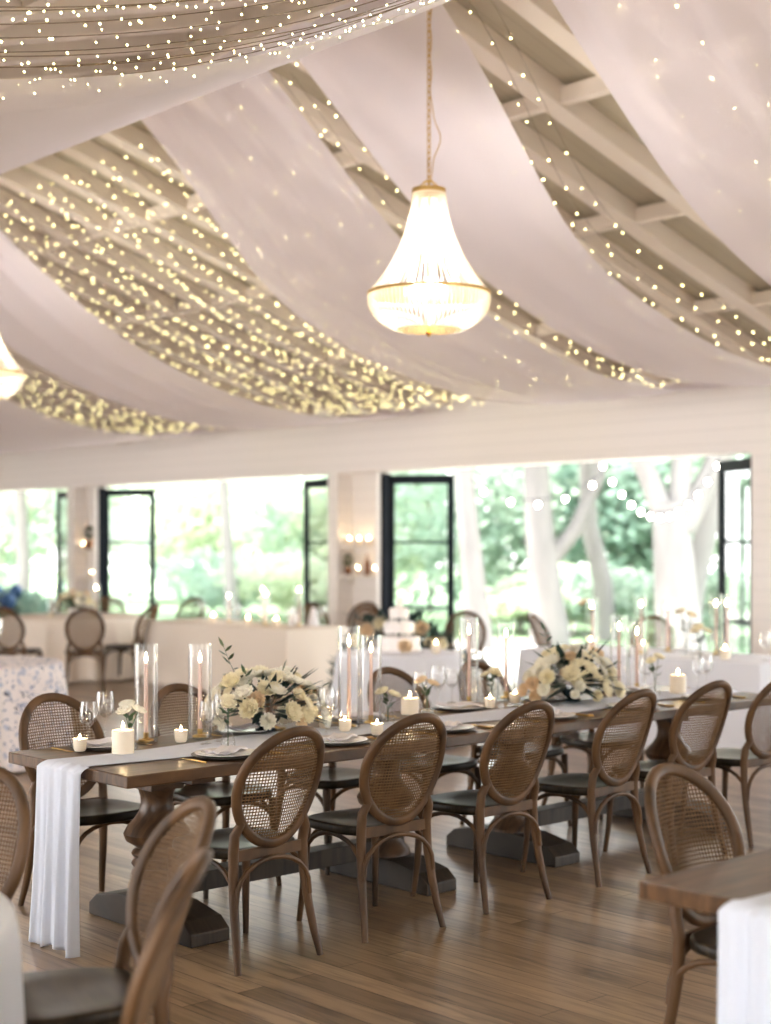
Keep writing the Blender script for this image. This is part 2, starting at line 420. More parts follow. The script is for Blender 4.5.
# ------------------------------------------------------------------ ceiling drapes
def prof(y, side, zr=None, h=None, ze=3.37):
    if side > 0: zr = zr or 5.02; h = h if h is not None else 0.88
    else: zr = zr or 5.17; h = h if h is not None else 0.80
    q = min(1.0, abs(y - RY) / 6.6)
    return zr - (zr - ze) * q - 4 * h * q * (1 - q)
def drape(name, label, side, xa, xb, dxa=0.4, dxb=0.3, seed=0):
    """xa<xb main edges ; at the ridge they stand dxa/dxb nearer to +X"""
    rnd = random.Random(seed); ph = [rnd.uniform(0, 6.28) for _ in range(4)]
    w = xb - xa
    mb_ = MB()
    def fn(u, v):
        q = v
        y = RY + side * 6.55 * q
        s = min(1, q / 0.35); s = s * s * (3 - 2 * s)
        x0 = xa + dxa * (1 - s); x1 = xb + dxb * (1 - s)
        x = x0 + (x1 - x0) * u
        z = prof(y, side)
        z -= 0.05 * sin(pi * u) * sin(pi * min(1, q * 1.1))
        amp = 0.010 + 0.02 * (1 - s) + 0.012 * max(0, q - 0.75) / 0.25
        z += amp * (sin(w * 5.1 * u * 2 + ph[0] + 2.1 * q) + 0.5 * sin(w * 9.7 * u * 2 + ph[1] - 1.3 * q))
        return Vector((x, y, z))
    mb_.grid(fn, max(16, int(w * 18)), 44)
    o = mb_.build(name, M_DRAPE, None, True)
    tag(o, label, 'drape', 'sheer white drapes swagged under the roof')
    return o
drape('ceiling_drape', 'sheer drape along the right edge, falling from the ridge to the back wall', 1, -5.95, -3.5, 0.15, 0.2, 1)
drape('ceiling_drape', 'sheer drape just behind the bead chandelier in the middle', 1, -8.12, -7.02, 0.2, 0.5, 2)
drape('ceiling_drape', 'wide sheer drape left of the middle chandelier, between two strips of lights', 1, -10.5, -8.5, 0.6, 0.25, 3)
drape('ceiling_drape', 'sheer drape left of the widest field of fairy lights', 1, -15.25, -13.1, 0.5, 0.25, 4)
drape('ceiling_drape', 'farthest sheer drape, above the far left end of the back wall', 1, -24.0, -17.05, 0.3, 0.4, 5)
drape('ceiling_drape', 'nearest sheer drape hanging on the near side of the ridge, top left', -1, -27.5, -4.95, 0.2, 0.9, 6)

# ------------------------------------------------------------------ fairy light strings
def light_string(label, group, side, x, y0q, y1q, lift, step, wire=0.002, br=0.0065, seed=0, drop=0.0, dx=0.35, sag=0.0):
    rnd = random.Random(seed)
    root = empty('fairy_light_string', label, 'string lights', group)
    pts = []; q = y0q; L_ = 6.6
    nseg = 30
    def P(q):
        y = RY + side * L_ * q
        s = min(1, q / 0.35); s = s * s * (3 - 2 * s)
        return Vector((x + dx * (1 - s) + 0.04 * sin(q * 9 + x * 7), y, prof(y, side) + lift * (0.35 + 0.65 * sin(pi * min(1, q + 0.12))) ))
    pts = [P(y0q + (y1q - y0q) * i / nseg) for i in range(nseg + 1)]
    w = MB(); w.tube(pts, wire, 4, cap=False); w.build('wire', M_WIRE, root)
    bb = MB(); n = int(L_ * (y1q - y0q) / step)
    for i in range(n):
        c = P(y0q + (y1q - y0q) * (i + rnd.uniform(-0.4, 0.4)) / n); c += Vector((rnd.uniform(-.03, .03), 0, rnd.uniform(-0.06, -0.01)))
        bb.octa(c, br * rnd.uniform(0.7, 1.15))
    o = bb.build('bulbs', M_BULB, root, False); o['kind'] = 'stuff'
    return root
G3 = 'fairy light strings in the widest gap between the ceiling drapes'
for i in range(17):
    x = -13.35 + i * 0.19
    light_string('warm fairy light string running down the widest gap between the ceiling drapes', G3, 1, x, 0.06, 0.80, 0.16 + 0.05 * (i % 3), 0.115, seed=i)
for i in range(4):
    light_string('fairy light string in the slim strip behind the middle chandelier', 'fairy light strings in the slim strip behind the chandelier', 1, -8.85 + i * 0.17, 0.03, 0.8, 0.16, 0.2, seed=40 + i)
for i in range(4):
    light_string('fairy light string in the gap right of the middle chandelier', 'fairy light strings in the gap right of the chandelier', 1, -7.35 + i * 0.2, 0.02, 0.8, 0.18, 0.22, seed=50 + i, dx=0.5)
for i in range(9):
    light_string('fairy light string in the far left gap of the ceiling', 'fairy light strings in the far left ceiling gap', 1, -17.6 + i * 0.2, 0.1, 0.82, 0.2, 0.17, seed=60 + i)
for i in range(8):
    light_string('fairy light string glimmering through the sheer drape at the top right', 'fairy light strings behind the right-hand sheer drape', 1, -5.7 + i * 0.3, 0.02, 0.8, 0.08, 0.26, seed=80 + i, br=0.0085)
for i in range(4):
    light_string('fairy light string glimmering through the drape over the long tables', 'fairy light strings behind the drape left of the chandelier', 1, -10.2 + i * 0.35, 0.02, 0.75, 0.14, 0.4, seed=90 + i, br=0.009)
for i in range(19):
    x = -5.2 + i * 0.2 if i < 11 else -5.1 + (i - 11) * 0.09
    light_string('fairy light string on the near side of the ridge at the top left', 'fairy light strings on the near side of the ridge', -1, x, 0.08, 0.85, 0.05 if i < 3 else (0.2 if i < 11 else 0.08 + 0.035 * (i - 11)), 0.09, seed=100 + i, br=0.0052, dx=0.5)

# ------------------------------------------------------------------ chandeliers
def make_chandelier(label, x, y=6.38):
    root = empty('bead_chandelier', label, 'chandelier', None, (x, y, 2.965))
    # heights relative to bottom 0 : finial .0 , mid ring .265, top ring .865
    r = MB()
    r.lathe([(0.092, 0.85), (0.104, 0.85), (0.104, 0.875), (0.092, 0.875), (0.092, 0.85)], 32); r.build('top_ring', M_GOLD, root)
    r = MB(); r.lathe([(0.362, 0.228), (0.378, 0.228), (0.378, 0.246), (0.362, 0.246), (0.362, 0.228)], 48); r.build('rim_ring', M_GOLD, root)
    r = MB(); r.lathe([(0.188, 0.013), (0.192, 0.013), (0.192, 0.017), (0.188, 0.017), (0.188, 0.013)], 32)
    r.build('bottom_ring', M_GOLD, root)
    r = MB(); r.lathe([(0.0001, -0.03), (0.012, -0.02), (0.02, -0.005), (0.008, 0.01), (0.0001, 0.012)], 12); r.build('finial', M_GOLD, root)
    r = MB()
    for k in range(4):
        a = k * pi / 2; r.tube([(0.1 * cos(a), 0.1 * sin(a), 0.86), (0.03 * cos(a), 0.03 * sin(a), 0.92), (0, 0, 0.93)], 0.004, 5)
    r.tube([(0, 0, 0.93), (0, 0, 0.3)], 0.007, 6); r.build('centre_stem', M_GOLD, root)
    # strands : beads threaded along a hanging curve
    def strand(mb_, a, p0, p1, sag, n):
        for i in range(n):
            t = (i + 0.5) / n
            rr = p0[0] + (p1[0] - p0[0]) * t; z = p0[1] + (p1[1] - p0[1]) * t
            rr += sag[0] * 4 * t * (1 - t); z += sag[1] * 4 * t * (1 - t)
            mb_.octa((rr * cos(a), rr * sin(a), z), 0.0098, 1.05)
    up = MB(); NS = 46
    for k in range(NS): strand(up, 2 * pi * k / NS, (0.098, 0.85), (0.366, 0.245), (-0.055, -0.02), 35)
    up.build('upper_bead_strands', M_BEAD, root, False)
    lo = MB()
    for k in range(80): strand(lo, 2 * pi * k / 80, (0.37, 0.226), (0.19, 0.015), (0.055, -0.018), 17)
    for q_ in range(6):
        rr = 0.172 - q_ * 0.031
        for k in range(int(2 * pi * rr / 0.026) + 1):
            a = 2 * pi * k / (int(2 * pi * rr / 0.026) + 1); lo.octa((rr * cos(a), rr * sin(a), 0.014 + 0.004 * (1 - rr / 0.19)), 0.0085)
    lo.build('lower_bead_basket', M_BEAD, root, False)
    for k in range(6):
        a = k * pi / 3 + 0.3
        bq = MB(); bq.ball((0.13 * cos(a), 0.13 * sin(a), 0.26), 0.022, 8, 6, 1.5); bq.build('bulb', M_CHB, root)
    # chain up to the ridge
    ch = MB(); z = 0.93; i = 0; ztop = RZ - 0.33 - 2.965
    while z < ztop:
        pts = []
        for k in range(10):
            a = 2 * pi * k / 10; px_ = 0.012 * cos(a); pz_ = 0.024 * sin(a)
            pts.append((px_, 0, z + pz_) if i % 2 else (0, px_, z + pz_))
        ch.tube(pts, 0.0035, 5, closed=True); z += 0.037; i += 1
    ch.build('chain', M_GOLD, root)
    cd = MB(); pts = []
    for k in range(41):
        t = k / 40; z = 0.93 + (ztop - 0.93) * t
        off = 0.012 + 0.055 * math.exp(-((t - 0.2) / 0.1) ** 2)
        pts.append((off * CA + 0.006 * sin(t * 40), off * SA, z))
    cd.tube(pts, 0.003, 5); cd.build('cord', M_GOLD, root)
    cp = MB(); cp.lathe([(0.05, ztop - 0.005), (0.05, ztop + 0.02), (0.0001, ztop + 0.02)], 16); cp.build('ceiling_rose', M_GOLD, root)
    l = bpy.data.lights.new('chandelier_lamp', 'POINT'); l.energy = CH_W; l.color = (1, 0.96, 0.92); l.shadow_soft_size = 0.09
    lo_ = bpy.data.objects.new('chandelier_lamp', l); COL.objects.link(lo_); lo_.parent = root; lo_.location = (0, 0, 0.22)
    upper_fill = lo_.copy(); upper_fill.data = l.copy(); upper_fill.data.energy = CH_W * 0.16; upper_fill.data.shadow_soft_size = 0.05; COL.objects.link(upper_fill); upper_fill.location = (0, 0, 0.55)  # extra lamp with no bulb, added to brighten the upper strands
    return root
CH_W = 95.0
CH1 = make_chandelier('tall bead chandelier with gold rings hanging over the middle of the room', -6.57)
copy_tree(CH1, 'bead chandelier cut off by the left edge of the picture', (-12.3, 6.38, 2.965))
copy_tree(CH1, 'bead chandelier out of view at the right, added to light the room', (-0.75, 6.38, 2.965))  # unseen third chandelier, added to make up light on the ceiling

# ------------------------------------------------------------------ chair
def make_chair():
    root = empty('cane_back_chair', 'x', 'chair')
    YB = -0.20
    def yb(z): return YB - max(0, z - 0.46) * 0.36
    zc, rz_, rx = 0.712, 0.230, 0.203
    def oval(a, k=1.0):
        x = rx * k * cos(a); z = zc + rz_ * k * sin(a)
        x *= 1 + 0.06 * sin(a)
        return Vector((x, yb(z) + 0.055 * (x / rx) ** 2 - 0.02, z))
    fr = MB(); fr.tube([oval(2 * pi * i / 44) for i in range(44)], 1.0, 10, closed=True, flat=(0.021, 0.0145, (0, 0, 0)) if False else None) if False else None
    # frame ring: wide in the plane of the back, thinner across
    vs = []; fs = []; nA, nS = 48, 10
    for i in range(nA):
        a = 2 * pi * i / nA; c = oval(a); t = (oval(a + 0.02) - oval(a - 0.02)).normalized()
        out_ = (c - Vector((0, yb(zc) - 0.0, zc))); out_ -= t * out_.dot(t); nrm = t.cross(out_).normalized(); o2 = nrm.cross(t).normalized()
        for j in range(nS):
            b_ = 2 * pi * j / nS
            cc, ss = cos(b_), sin(b_)
            cc = math.copysign(abs(cc) ** 0.7, cc); ss = math.copysign(abs(ss) ** 0.7, ss)
            vs.append(c + o2 * cc * 0.0215 + nrm * ss * 0.0155)
    for i in range(nA):
        i2 = (i + 1) % nA
        for j in range(nS):
            j2 = (j + 1) % nS; fs.append((i * nS + j, i * nS + j2, i2 * nS + j2, i2 * nS + j))
    fr = MB(); fr.add(vs, fs); FRM = fr.build('back_frame', M_CHAIR, root, True, angle=60)
    # woven cane
    cn = MB(); sp = 0.0128; r_in = 0.212
    def surf(x, z): return Vector((x, yb(z) + 0.055 * (x / rx) ** 2 - 0.02, z))
    k = int(r_in / sp)
    for i in range(-k, k + 1):
        x = i * sp; hgt = rz_ * 0.935 * sqrt(max(0, 1 - (x / (rx * 0.935)) ** 2))
        if hgt > 0.02:
            cn.tube([surf(x * (1 + 0.06 * (z - zc) / rz_), z) + Vector((0, 0.0012, 0)) for z in [zc - hgt + 2 * hgt * q / 8 for q in range(9)]], 0.0025, 4, cap=False)
        z = zc + i * sp * 1.02; hw = rx * 0.935 * sqrt(max(0, 1 - ((z - zc) / (rz_ * 0.935)) ** 2)) * (1 + 0.06 * (z - zc) / rz_)
        if hw > 0.02:
            cn.tube([surf(-hw + 2 * hw * q / 8, z) for q in range(9)], 0.0025, 4, cap=False)
    cn.build('cane_panel', M_CANE, FRM, False)
    # seat : rounded square slab, slightly dished, with rim
    def outline(a, k=1.0):
        e = 0.62; c_, s_ = cos(a), sin(a)
        x = 0.225 * math.copysign(abs(c_) ** e, c_); y = 0.215 * math.copysign(abs(s_) ** e, s_)
        x *= 1.0 + 0.10 * (y / 0.215)
        return x * k, y * k
    st = MB(); lev = [(0.93, 0.425), (0.985, 0.43), (1.0, 0.44), (1.0, 0.458), (0.985, 0.466), (0.93, 0.468), (0.6, 0.458), (0.2, 0.453)]
    vs = []; n = 40
    for kf, z in lev:
        for j in range(n):
            x, y = outline(2 * pi * j / n, kf); vs.append((x, y, z))
    fs = [tuple(reversed(range(n)))]
    for i in range(len(lev) - 1):
        for j in range(n): j2 = (j + 1) % n; fs.append((i * n + j, i * n + j2, (i + 1) * n + j2, (i + 1) * n + j))
    fs.append(tuple((len(lev) - 1) * n + j for j in range(n)))
    st.add(vs, fs); st.build('seat', M_SEAT, root, True, angle=60)
    for s in (-1, 1):
        lg = MB(); lg.tube([(s * 0.215, 0.205, 0), (s * 0.203, 0.19, 0.15), (s * 0.196, 0.18, 0.32), (s * 0.195, 0.175, 0.43)], [0.0125, 0.0155, 0.019, 0.0205], 10)
        lg.build('leg', M_CHAIR, root)
    for s in (-1, 1):
        lg = MB(); p_ = [(s * 0.215, -0.275, 0), (s * 0.202, -0.25, 0.10), (s * 0.192, -0.225, 0.22), (s * 0.184, -0.207, 0.34), (s * 0.180, -0.203, 0.46), (s * 0.184, -0.215, 0.53)]
        e = oval(-0.62 if s > 0 else pi + 0.62); e2 = oval(-0.42 if s > 0 else pi + 0.42)
        p_ += [tuple(e), tuple(e2)]
        lg.tube(p_, [0.0135, 0.016, 0.0185, 0.020, 0.0215, 0.021, 0.0185, 0.010], 10); lg.build('leg', M_CHAIR, root)
    def arch(p0, p1, zt, zb):
        pts = []
        for i in range(13):
            a = pi * i / 12; t = (1 - cos(a)) / 2
            q = Vector(p0).lerp(Vector(p1), t); q.z = zb + (zt - zb) * sin(a) ** 0.75 if 0 < i < 12 else zb
            pts.append(q)
        ab = MB(); ab.tube(pts, 0.0105, 8); ab.build('brace', M_CHAIR, root)
    arch((-0.192, -0.235, 0), (0.192, -0.235, 0), 0.425, 0.25)
    arch((-0.197, 0.184, 0), (0.197, 0.184, 0), 0.425, 0.27)
    for s in (-1, 1): arch((s * 0.192, -0.225, 0), (s * 0.198, 0.185, 0), 0.42, 0.25)
    # low seat rail joining the rear posts
    rl = MB(); rl.box((0, -0.208, 0.447), (0.35, 0.016, 0.045)); rl.build('seat_rail', M_CHAIR, root)
    return root
CHAIR0 = make_chair(); used = [False]
def chair(x, y, face, label, group):
    """face : direction the sitter looks, angle from +X in radians ; chair local front is +Y"""
    rz = face - pi / 2
    if not used[0]:
        used[0] = True; CHAIR0.location = (x, y, 0); CHAIR0.rotation_euler = (0, 0, rz); CHAIR0['label'] = label; CHAIR0['group'] = group; return CHAIR0
    return copy_tree(CHAIR0, label, (x, y, 0), rz, group)

GN = 'cane-back chairs with their backs to us along the long farm tables'
near = [(-4.96, 3.74, 2, 'cane-back chair nearest the runner end, on the near side of the farm table'),
        (-4.96, 4.45, -4, 'second cane-back chair from the runner end, near side of the farm table'),
        (-4.97, 5.16, 0, 'third cane-back chair from the runner end, near side of the farm tables'),
        (-4.98, 5.94, 3, 'fourth cane-back chair from the runner end, near side of the farm tables'),
        (-5.0, 6.63, -2, 'fifth cane-back chair from the runner end, partly behind the single foreground chair'),
        (-5.02, 7.33, 0, 'sixth cane-back chair from the runner end, cut by the right edge of the picture')]
for x, y, r_, lb in near: chair(x, y - 0.025, pi + radians(r_), lb, GN)
GF = 'cane-back chairs facing us on the far side of the farm tables'
far = [(-5.99, 3.66, 'cane-back chair at the left corner on the far side, behind two wine glasses'),
       (-5.99, 4.38, 'far-side cane-back chair seen between the two nearest glass hurricane candles'),
       (-6.0, 5.12, 'far-side cane-back chair hidden behind the big cream flower arrangement'),
       (-6.02, 5.86, 'far-side cane-back chair behind the white pillar candle, cake table beyond'),
       (-6.02, 6.6, 'far-side cane-back chair behind the second flower arrangement'),
       (-6.02, 7.32, 'far-side cane-back chair at the far end of the farm tables')]
for x, y, lb in far: chair(x, y, 0.0 + radians(random.uniform(-3, 3)), lb, GF)
# round table in the near left corner : chairs on a ring
RT = Vector((-3.76, 1.18)); RR = 0.95
for deg, lb in ((-3.0, 'dark chair back just entering the bottom left corner, beside the white cloth'),
                (42.0, 'cane-back chair seen edge-on in the left foreground, its seat pushed to the left'),
                (79.0, 'cane-back chair leaning right in front of the farm table pedestal'),
                (121.0, 'cane-back chair cut by the left edge below the farm table corner')):
    a = radians(deg); k = deg == 42.0; chair(RT.x + RR * cos(a) - 0.06 * k, RT.y + RR * sin(a) - 0.066 * k, a + pi + (0.17 if k else (-0.09 if deg == 79.0 else 0)), lb, 'cane-back chairs round the white-clothed table at bottom left')
chair(-2.6, 3.98, 0.0, 'single cane-back chair facing right at the foreground farm table corner', 'chairs at the right foreground farm table')

# ------------------------------------------------------------------ farm tables
def make_farm_table(name_label, x0, x1, y0, y1, peds):
    cx, cy = (x0 + x1) / 2, (y0 + y1) / 2
    root = empty('farm_table', name_label, 'table', 'brown trestle farm tables', (cx, cy, 0))
    W, Ln = x1 - x0, y1 - y0
    t = MB(); t.box((0, 0, 0.735), (W, Ln, 0.05)); t.build('tabletop', M_TABLE, root, True, bevel=0.006, angle=30)
    for py in peds:
        y = py - cy
        c = MB()
        c.box((0, y, 0.66), (0.17, 0.17, 0.10)); c.box((0, y, 0.69), (min(W - 0.16, 0.7), 0.12, 0.04))
        pr_ = [(0.085, 0.63), (0.088, 0.615), (0.08, 0.60), (0.072, 0.575), (0.070, 0.545), (0.078, 0.51), (0.10, 0.475), (0.13, 0.445), (0.146, 0.415), (0.136, 0.385), (0.10, 0.362),
               (0.085, 0.35), (0.105, 0.34), (0.112, 0.328), (0.105, 0.316), (0.085, 0.306), (0.105, 0.296), (0.112, 0.284), (0.105, 0.272), (0.085, 0.262), (0.105, 0.252), (0.112, 0.24), (0.105, 0.228), (0.09, 0.218), (0.095, 0.19), (0.12, 0.16), (0.125, 0.135)]
        c.lathe([(r_, z) for r_, z in reversed(pr_)], 24, (0, y, 0))
        c.build('pedestal', M_TABLE, root, True, angle=40)
        f = MB(); hw = 0.40; w2 = 0.10
        sec = [(-hw, 0), (hw, 0), (hw, 0.055), (hw - 0.06, 0.10), (0.16, 0.135), (-0.16, 0.135), (-hw + 0.06, 0.10), (-hw, 0.055)]
        vs = [(a, y - w2, z) for a, z in sec] + [(a, y + w2, z) for a, z in sec]; n = len(sec)
        fs = [tuple(range(n)), tuple(reversed(range(n, 2 * n)))] + [(i, i + n, (i + 1) % n + n, (i + 1) % n) for i in range(n)]
        f.add(vs, fs); f.build('foot', M_TABLE_SHADED, root, False, bevel=0.006)
    s = MB(); ya, yb_ = peds[0] - cy, peds[1] - cy
    s.box((0, (ya + yb_) / 2, 0.175), (0.11, yb_ - ya - 0.1, 0.085)); s.build('stretcher', M_TABLE_SHADED, root, False, bevel=0.005)
    return root
make_farm_table('long brown farm table in the middle, white runner over its near end', -6.0, -5.04, 3.24, 5.555, (3.70, 5.06))
make_farm_table('second brown farm table butted to the far end of the middle one', -6.0, -5.04, 5.565, 7.90, (5.98, 7.38))
make_farm_table('brown farm table corner in the right foreground, white runner over its end', -2.55, -1.63, 3.27, 5.58, (3.73, 5.1))

def runner(label, xa, xb, y0, y1, z, seed=1, hang=True):
    """gathered gauze runner lying on the table and falling to the floor over the near end"""
    rnd = random.Random(seed); w = xb - xa
    mb_ = MB(); nU = 40
    path = []     # (y, z, kind 0 flat .. 1 hanging)
    n = 60
    for i in range(n + 1):
        path.append((y1 + (y0 + 0.0 - y1) * i / n, z, 0.0))
    for i in range(1, 7):
        a = pi / 2 * i / 6; path.append((y0 - 0.022 * sin(a), z - 0.022 * (1 - cos(a)), i / 6))
    m_ = 34
    for i in range(1, m_ + 1):
        path.append((y0 - 0.022, z - 0.022 - (z - 0.03) * i / m_, 1.0))
    tot = len(path) - 1
    def fn(u, v):
        i = int(round(v * tot)); y, zz, k = path[i]
        x = xa + w * u
        if k < 1e-6:
            wob = 0.02 * sin(y * 2.3) + 0.012 * sin(y * 5.1 + 1)
            x += wob + (u - 0.5) * 0.06 * sin(y * 3.3)
            return Vector((x, y, zz + 0.0035 * (1 + sin(u * 26 + 0.8 * sin(y * 3))) ))
        f = sin(u * 22 + 0.6) * 0.5 + 0.35 * sin(u * 41 + 1.7)
        dn_ = max(0, (z - zz)) / z
        amp = (0.012 + 0.022 * dn_) * k
        x = (xa + xb) / 2 + (u - 0.5) * w * (0.96 - 0.06 * sin(pi * dn_) + 0.05 * dn_)
        return Vector((x + 0.02 * sin(y0 * 2.3) * (1 - k), y - amp * (1 + f) - 0.01 * k, zz + 0.0035 * (1 + sin(u * 26)) * (1 - k) - 0.012 * sin(u * 9) * dn_))
    mb_.grid(fn, nU, tot)
    o = mb_.build('table_runner', M_RUN, None, True, angle=180)
    s = o.modifiers.new('solid', 'SOLIDIFY'); s.thickness = 0.0012
    return tag(o, label, 'table runner')
runner('long white gauze runner down the middle farm tables, hanging to the floor', -5.66, -5.32, 3.24, 7.86, 0.7615, 1)
runner('white gauze runner hanging over the end of the right foreground table', -2.26, -1.90, 3.27, 5.5, 0.7615, 2)

# ------------------------------------------------------------------ clothed tables
def round_cloth(label, x, y, r, m_, seed=0, name='tablecloth', folds=18, amp=0.045, ztop=0.762, group=None, flare=0.09):
    rnd = random.Random(seed); ph = rnd.uniform(0, 6)
    # table under the cloth
    root = empty('round_table', 'round table under the ' + label, 'table', None, (x, y, 0))
    t = MB(); t.lathe([(0.0001, 0.725), (r - 0.01, 0.725), (r - 0.005, 0.74), (r - 0.01, 0.755), (0.0001, 0.755)], 32); t.build('tabletop', M_TABLE, root)
    t = MB(); t.lathe([(0.28, 0), (0.28, 0.04), (0.06, 0.08), (0.05, 0.725), (0.0001, 0.725)], 20); t.build('pedestal', M_TABLE, root)
    c = MB()
    rad = [(0.0, 0), (0.5, 0), (0.9, 0), (0.985, 0.002), (1.0, 0.012), (1.005, 0.03)] + [(1.01 + flare * (i / 16), 0.03 + (ztop - 0.045) * i / 16) for i in range(1, 17)]
    def fn(u, v):
        i = int(round(v * (len(rad) - 1))); k, dz = rad[i]; a = 2 * pi * u
        dn_ = max(0, dz - 0.03) / ztop
        rr = r * max(k, 0.001) + amp * (dn_ ** 0.8) * (sin(folds * a + ph) + 0.4 * sin(folds * 1.0 * a * 2 + 1))
        return Vector((rr * cos(a), rr * sin(a), ztop - dz))
    c.grid(fn, 160, len(rad) - 1, closed_u=True)
    o = c.build(name, m_, None, True, loc=(x, y, 0), angle=180)
    s = o.modifiers.new('solid', 'SOLIDIFY'); s.thickness = 0.002
    tag(o, label, 'tablecloth', group)
    return o
round_cloth('white floor-length cloth on the round table in the bottom left corner', RT.x, RT.y, 0.765, M_LINEN, 1, amp=0.02, flare=0.02)
round_cloth('blue floral print cloth on the round table at the left edge', -10.70, 5.36, 0.78, M_FLORAL, 2, folds=14, amp=0.03)
ET = at_d(76, 18.9, 0)
round_cloth('white cloth on the round guest table beside the left shelf pier', ET.x, ET.y, 0.88, M_IVORY, 3, folds=20, amp=0.05)
GT = at_d(399, 12.6, 0)
round_cloth('white cloth on the cake table behind the farm tables', GT.x, GT.y, 0.52, M_LINEN, 4, folds=16, amp=0.035)

def rect_cloth(label, x0, x1, y0, y1, m_, seed=0, fold=0.03, nf=9):
    cx, cy = (x0 + x1) / 2, (y0 + y1) / 2
    root = empty('banquet_table', 'rectangular table hidden under the ' + label.replace(' floor-length', '').replace(', beyond the chairs', ''), 'table', None, (cx, cy, 0))
    t = MB(); t.box((0, 0, 0.74), (x1 - x0 - 0.02, y1 - y0 - 0.02, 0.03)); t.build('tabletop', M_TABLE, root, False)
    for sx in (-1, 1):
        for sy in (-1, 1):
            l_ = MB(); l_.tube([(sx * (x1 - x0 - 0.3) / 2, sy * (y1 - y0 - 0.25) / 2, 0), (sx * (x1 - x0 - 0.3) / 2, sy * (y1 - y0 - 0.25) / 2, 0.73)], 0.02, 8); l_.build('leg', M_BLACK, root)
    hx, hy = (x1 - x0) / 2, (y1 - y0) / 2
    per = []
    def edge(p, q, n):
        for i in range(n): per.append((p[0] + (q[0] - p[0]) * i / n, p[1] + (q[1] - p[1]) * i / n))
    nx, ny = int(hx * 2 * 30), int(hy * 2 * 40)
    edge((-hx, -hy), (hx, -hy), nx); edge((hx, -hy), (hx, hy), ny); edge((hx, hy), (-hx, hy), nx); edge((-hx, hy), (-hx, -hy), ny)
    K = len(per); rows = [(0.0, 0.0), (0.97, 0.0), (1.0, 0.006)] + [(1.0, 0.006 + 0.742 * i / 14) for i in range(1, 15)]
    c = MB()
    def fn(u, v):
        i = int(round(v * (len(rows) - 1))); k, dz = rows[i]; px_, py_ = per[int(round(u * K)) % K]
        dn_ = dz / 0.76
        L_ = sqrt(px_ ** 2 + py_ ** 2); s_ = abs(px_) / hx > 0.999
        f = fold * (0.15 if not s_ else 1.0) * dn_ * (1 + sin(u * K * 0.22) ) + 0.01 * dn_
        ox = f * (1 if px_ > 0 else -1) if s_ else 0
        oy = f * (1 if py_ > 0 else -1) if abs(py_) / hy > 0.999 else 0
        return Vector((px_ * max(k, 0.001) + ox, py_ * max(k, 0.001) + oy, 0.762 - dz))
    c.grid(fn, K, len(rows) - 1, closed_u=True)
    o = c.build('tablecloth', m_, None, True, loc=(cx, cy, 0), angle=50)
    s = o.modifiers.new('solid', 'SOLIDIFY'); s.thickness = 0.002
    return tag(o, label, 'tablecloth')
rect_cloth('plain ivory floor-length cloth on the long table before the left opening', -15.05, -12.4, 9.95, 10.8, M_IVORY, 5)
rect_cloth('white cloth on the long table before the right opening', -8.9, -6.45, 9.75, 10.6, M_LINEN, 6)
rect_cloth('white cloth on the long table at the right edge, beyond the chairs', -5.9, -3.4, 9.9, 10.75, M_LINEN, 7)

# background chairs
def ring_chair(cx, cy, r_, deg, lb, grp, off=0):
    a = radians(deg); chair(cx + r_ * cos(a), cy + r_ * sin(a), a + pi + radians(off), lb, grp)
gb = 'dark cane-back chairs round the white guest table by the left pier'
def chair_px(u, d, facedeg, lb, grp):
    p_ = at_d(u, d, 0); chair(p_.x, p_.y, radians(facedeg), lb, grp)
vd = 90 + 47.5   # camera heading in degrees from +X
chair_px(85, 16.95, vd + 11, 'cane-back chair squarely facing the far white guest table, back to us', gb)
chair_px(18, 17.2, vd - 14, 'dark-framed chair at the left of the far white guest table', gb)
chair_px(126, 17.9, vd + 72, 'chair turned sideways at the right of the far white guest table', gb)
chair_px(60, 19.8, vd + 175, 'chair beyond the far white guest table, left of its flowers', gb)
chair_px(109, 19.8, vd + 190, 'chair beyond the far white guest table, right of its flowers', gb)
chair_px(178, 19.7, vd + 150, 'chair behind the left end of the ivory-clothed table', gb)
ge = 'cane-back chairs behind the long ivory-clothed table'
chair_px(312, 17.3, vd + 185, 'dark chair behind the right end of the ivory-clothed table', ge)
chair_px(356, 18.0, vd + 160, 'light cane-back chair between the ivory table and the cake', ge)
gh = 'cane-back chairs by the right garden opening'
chair_px(466, 15.6, vd + 178, 'cane-back chair behind the cake table garland, by the garden opening', gh)
chair_px(566, 15.4, vd + 245, 'cane-back chair turned almost edge-on against the garden', gh)
chair_px(378, 16.6, vd + 200, 'cane-back chair just behind the white cake', gh)
chair_px(655, 14.6, vd + 175, 'chair behind the white-clothed table before the right opening', gh)

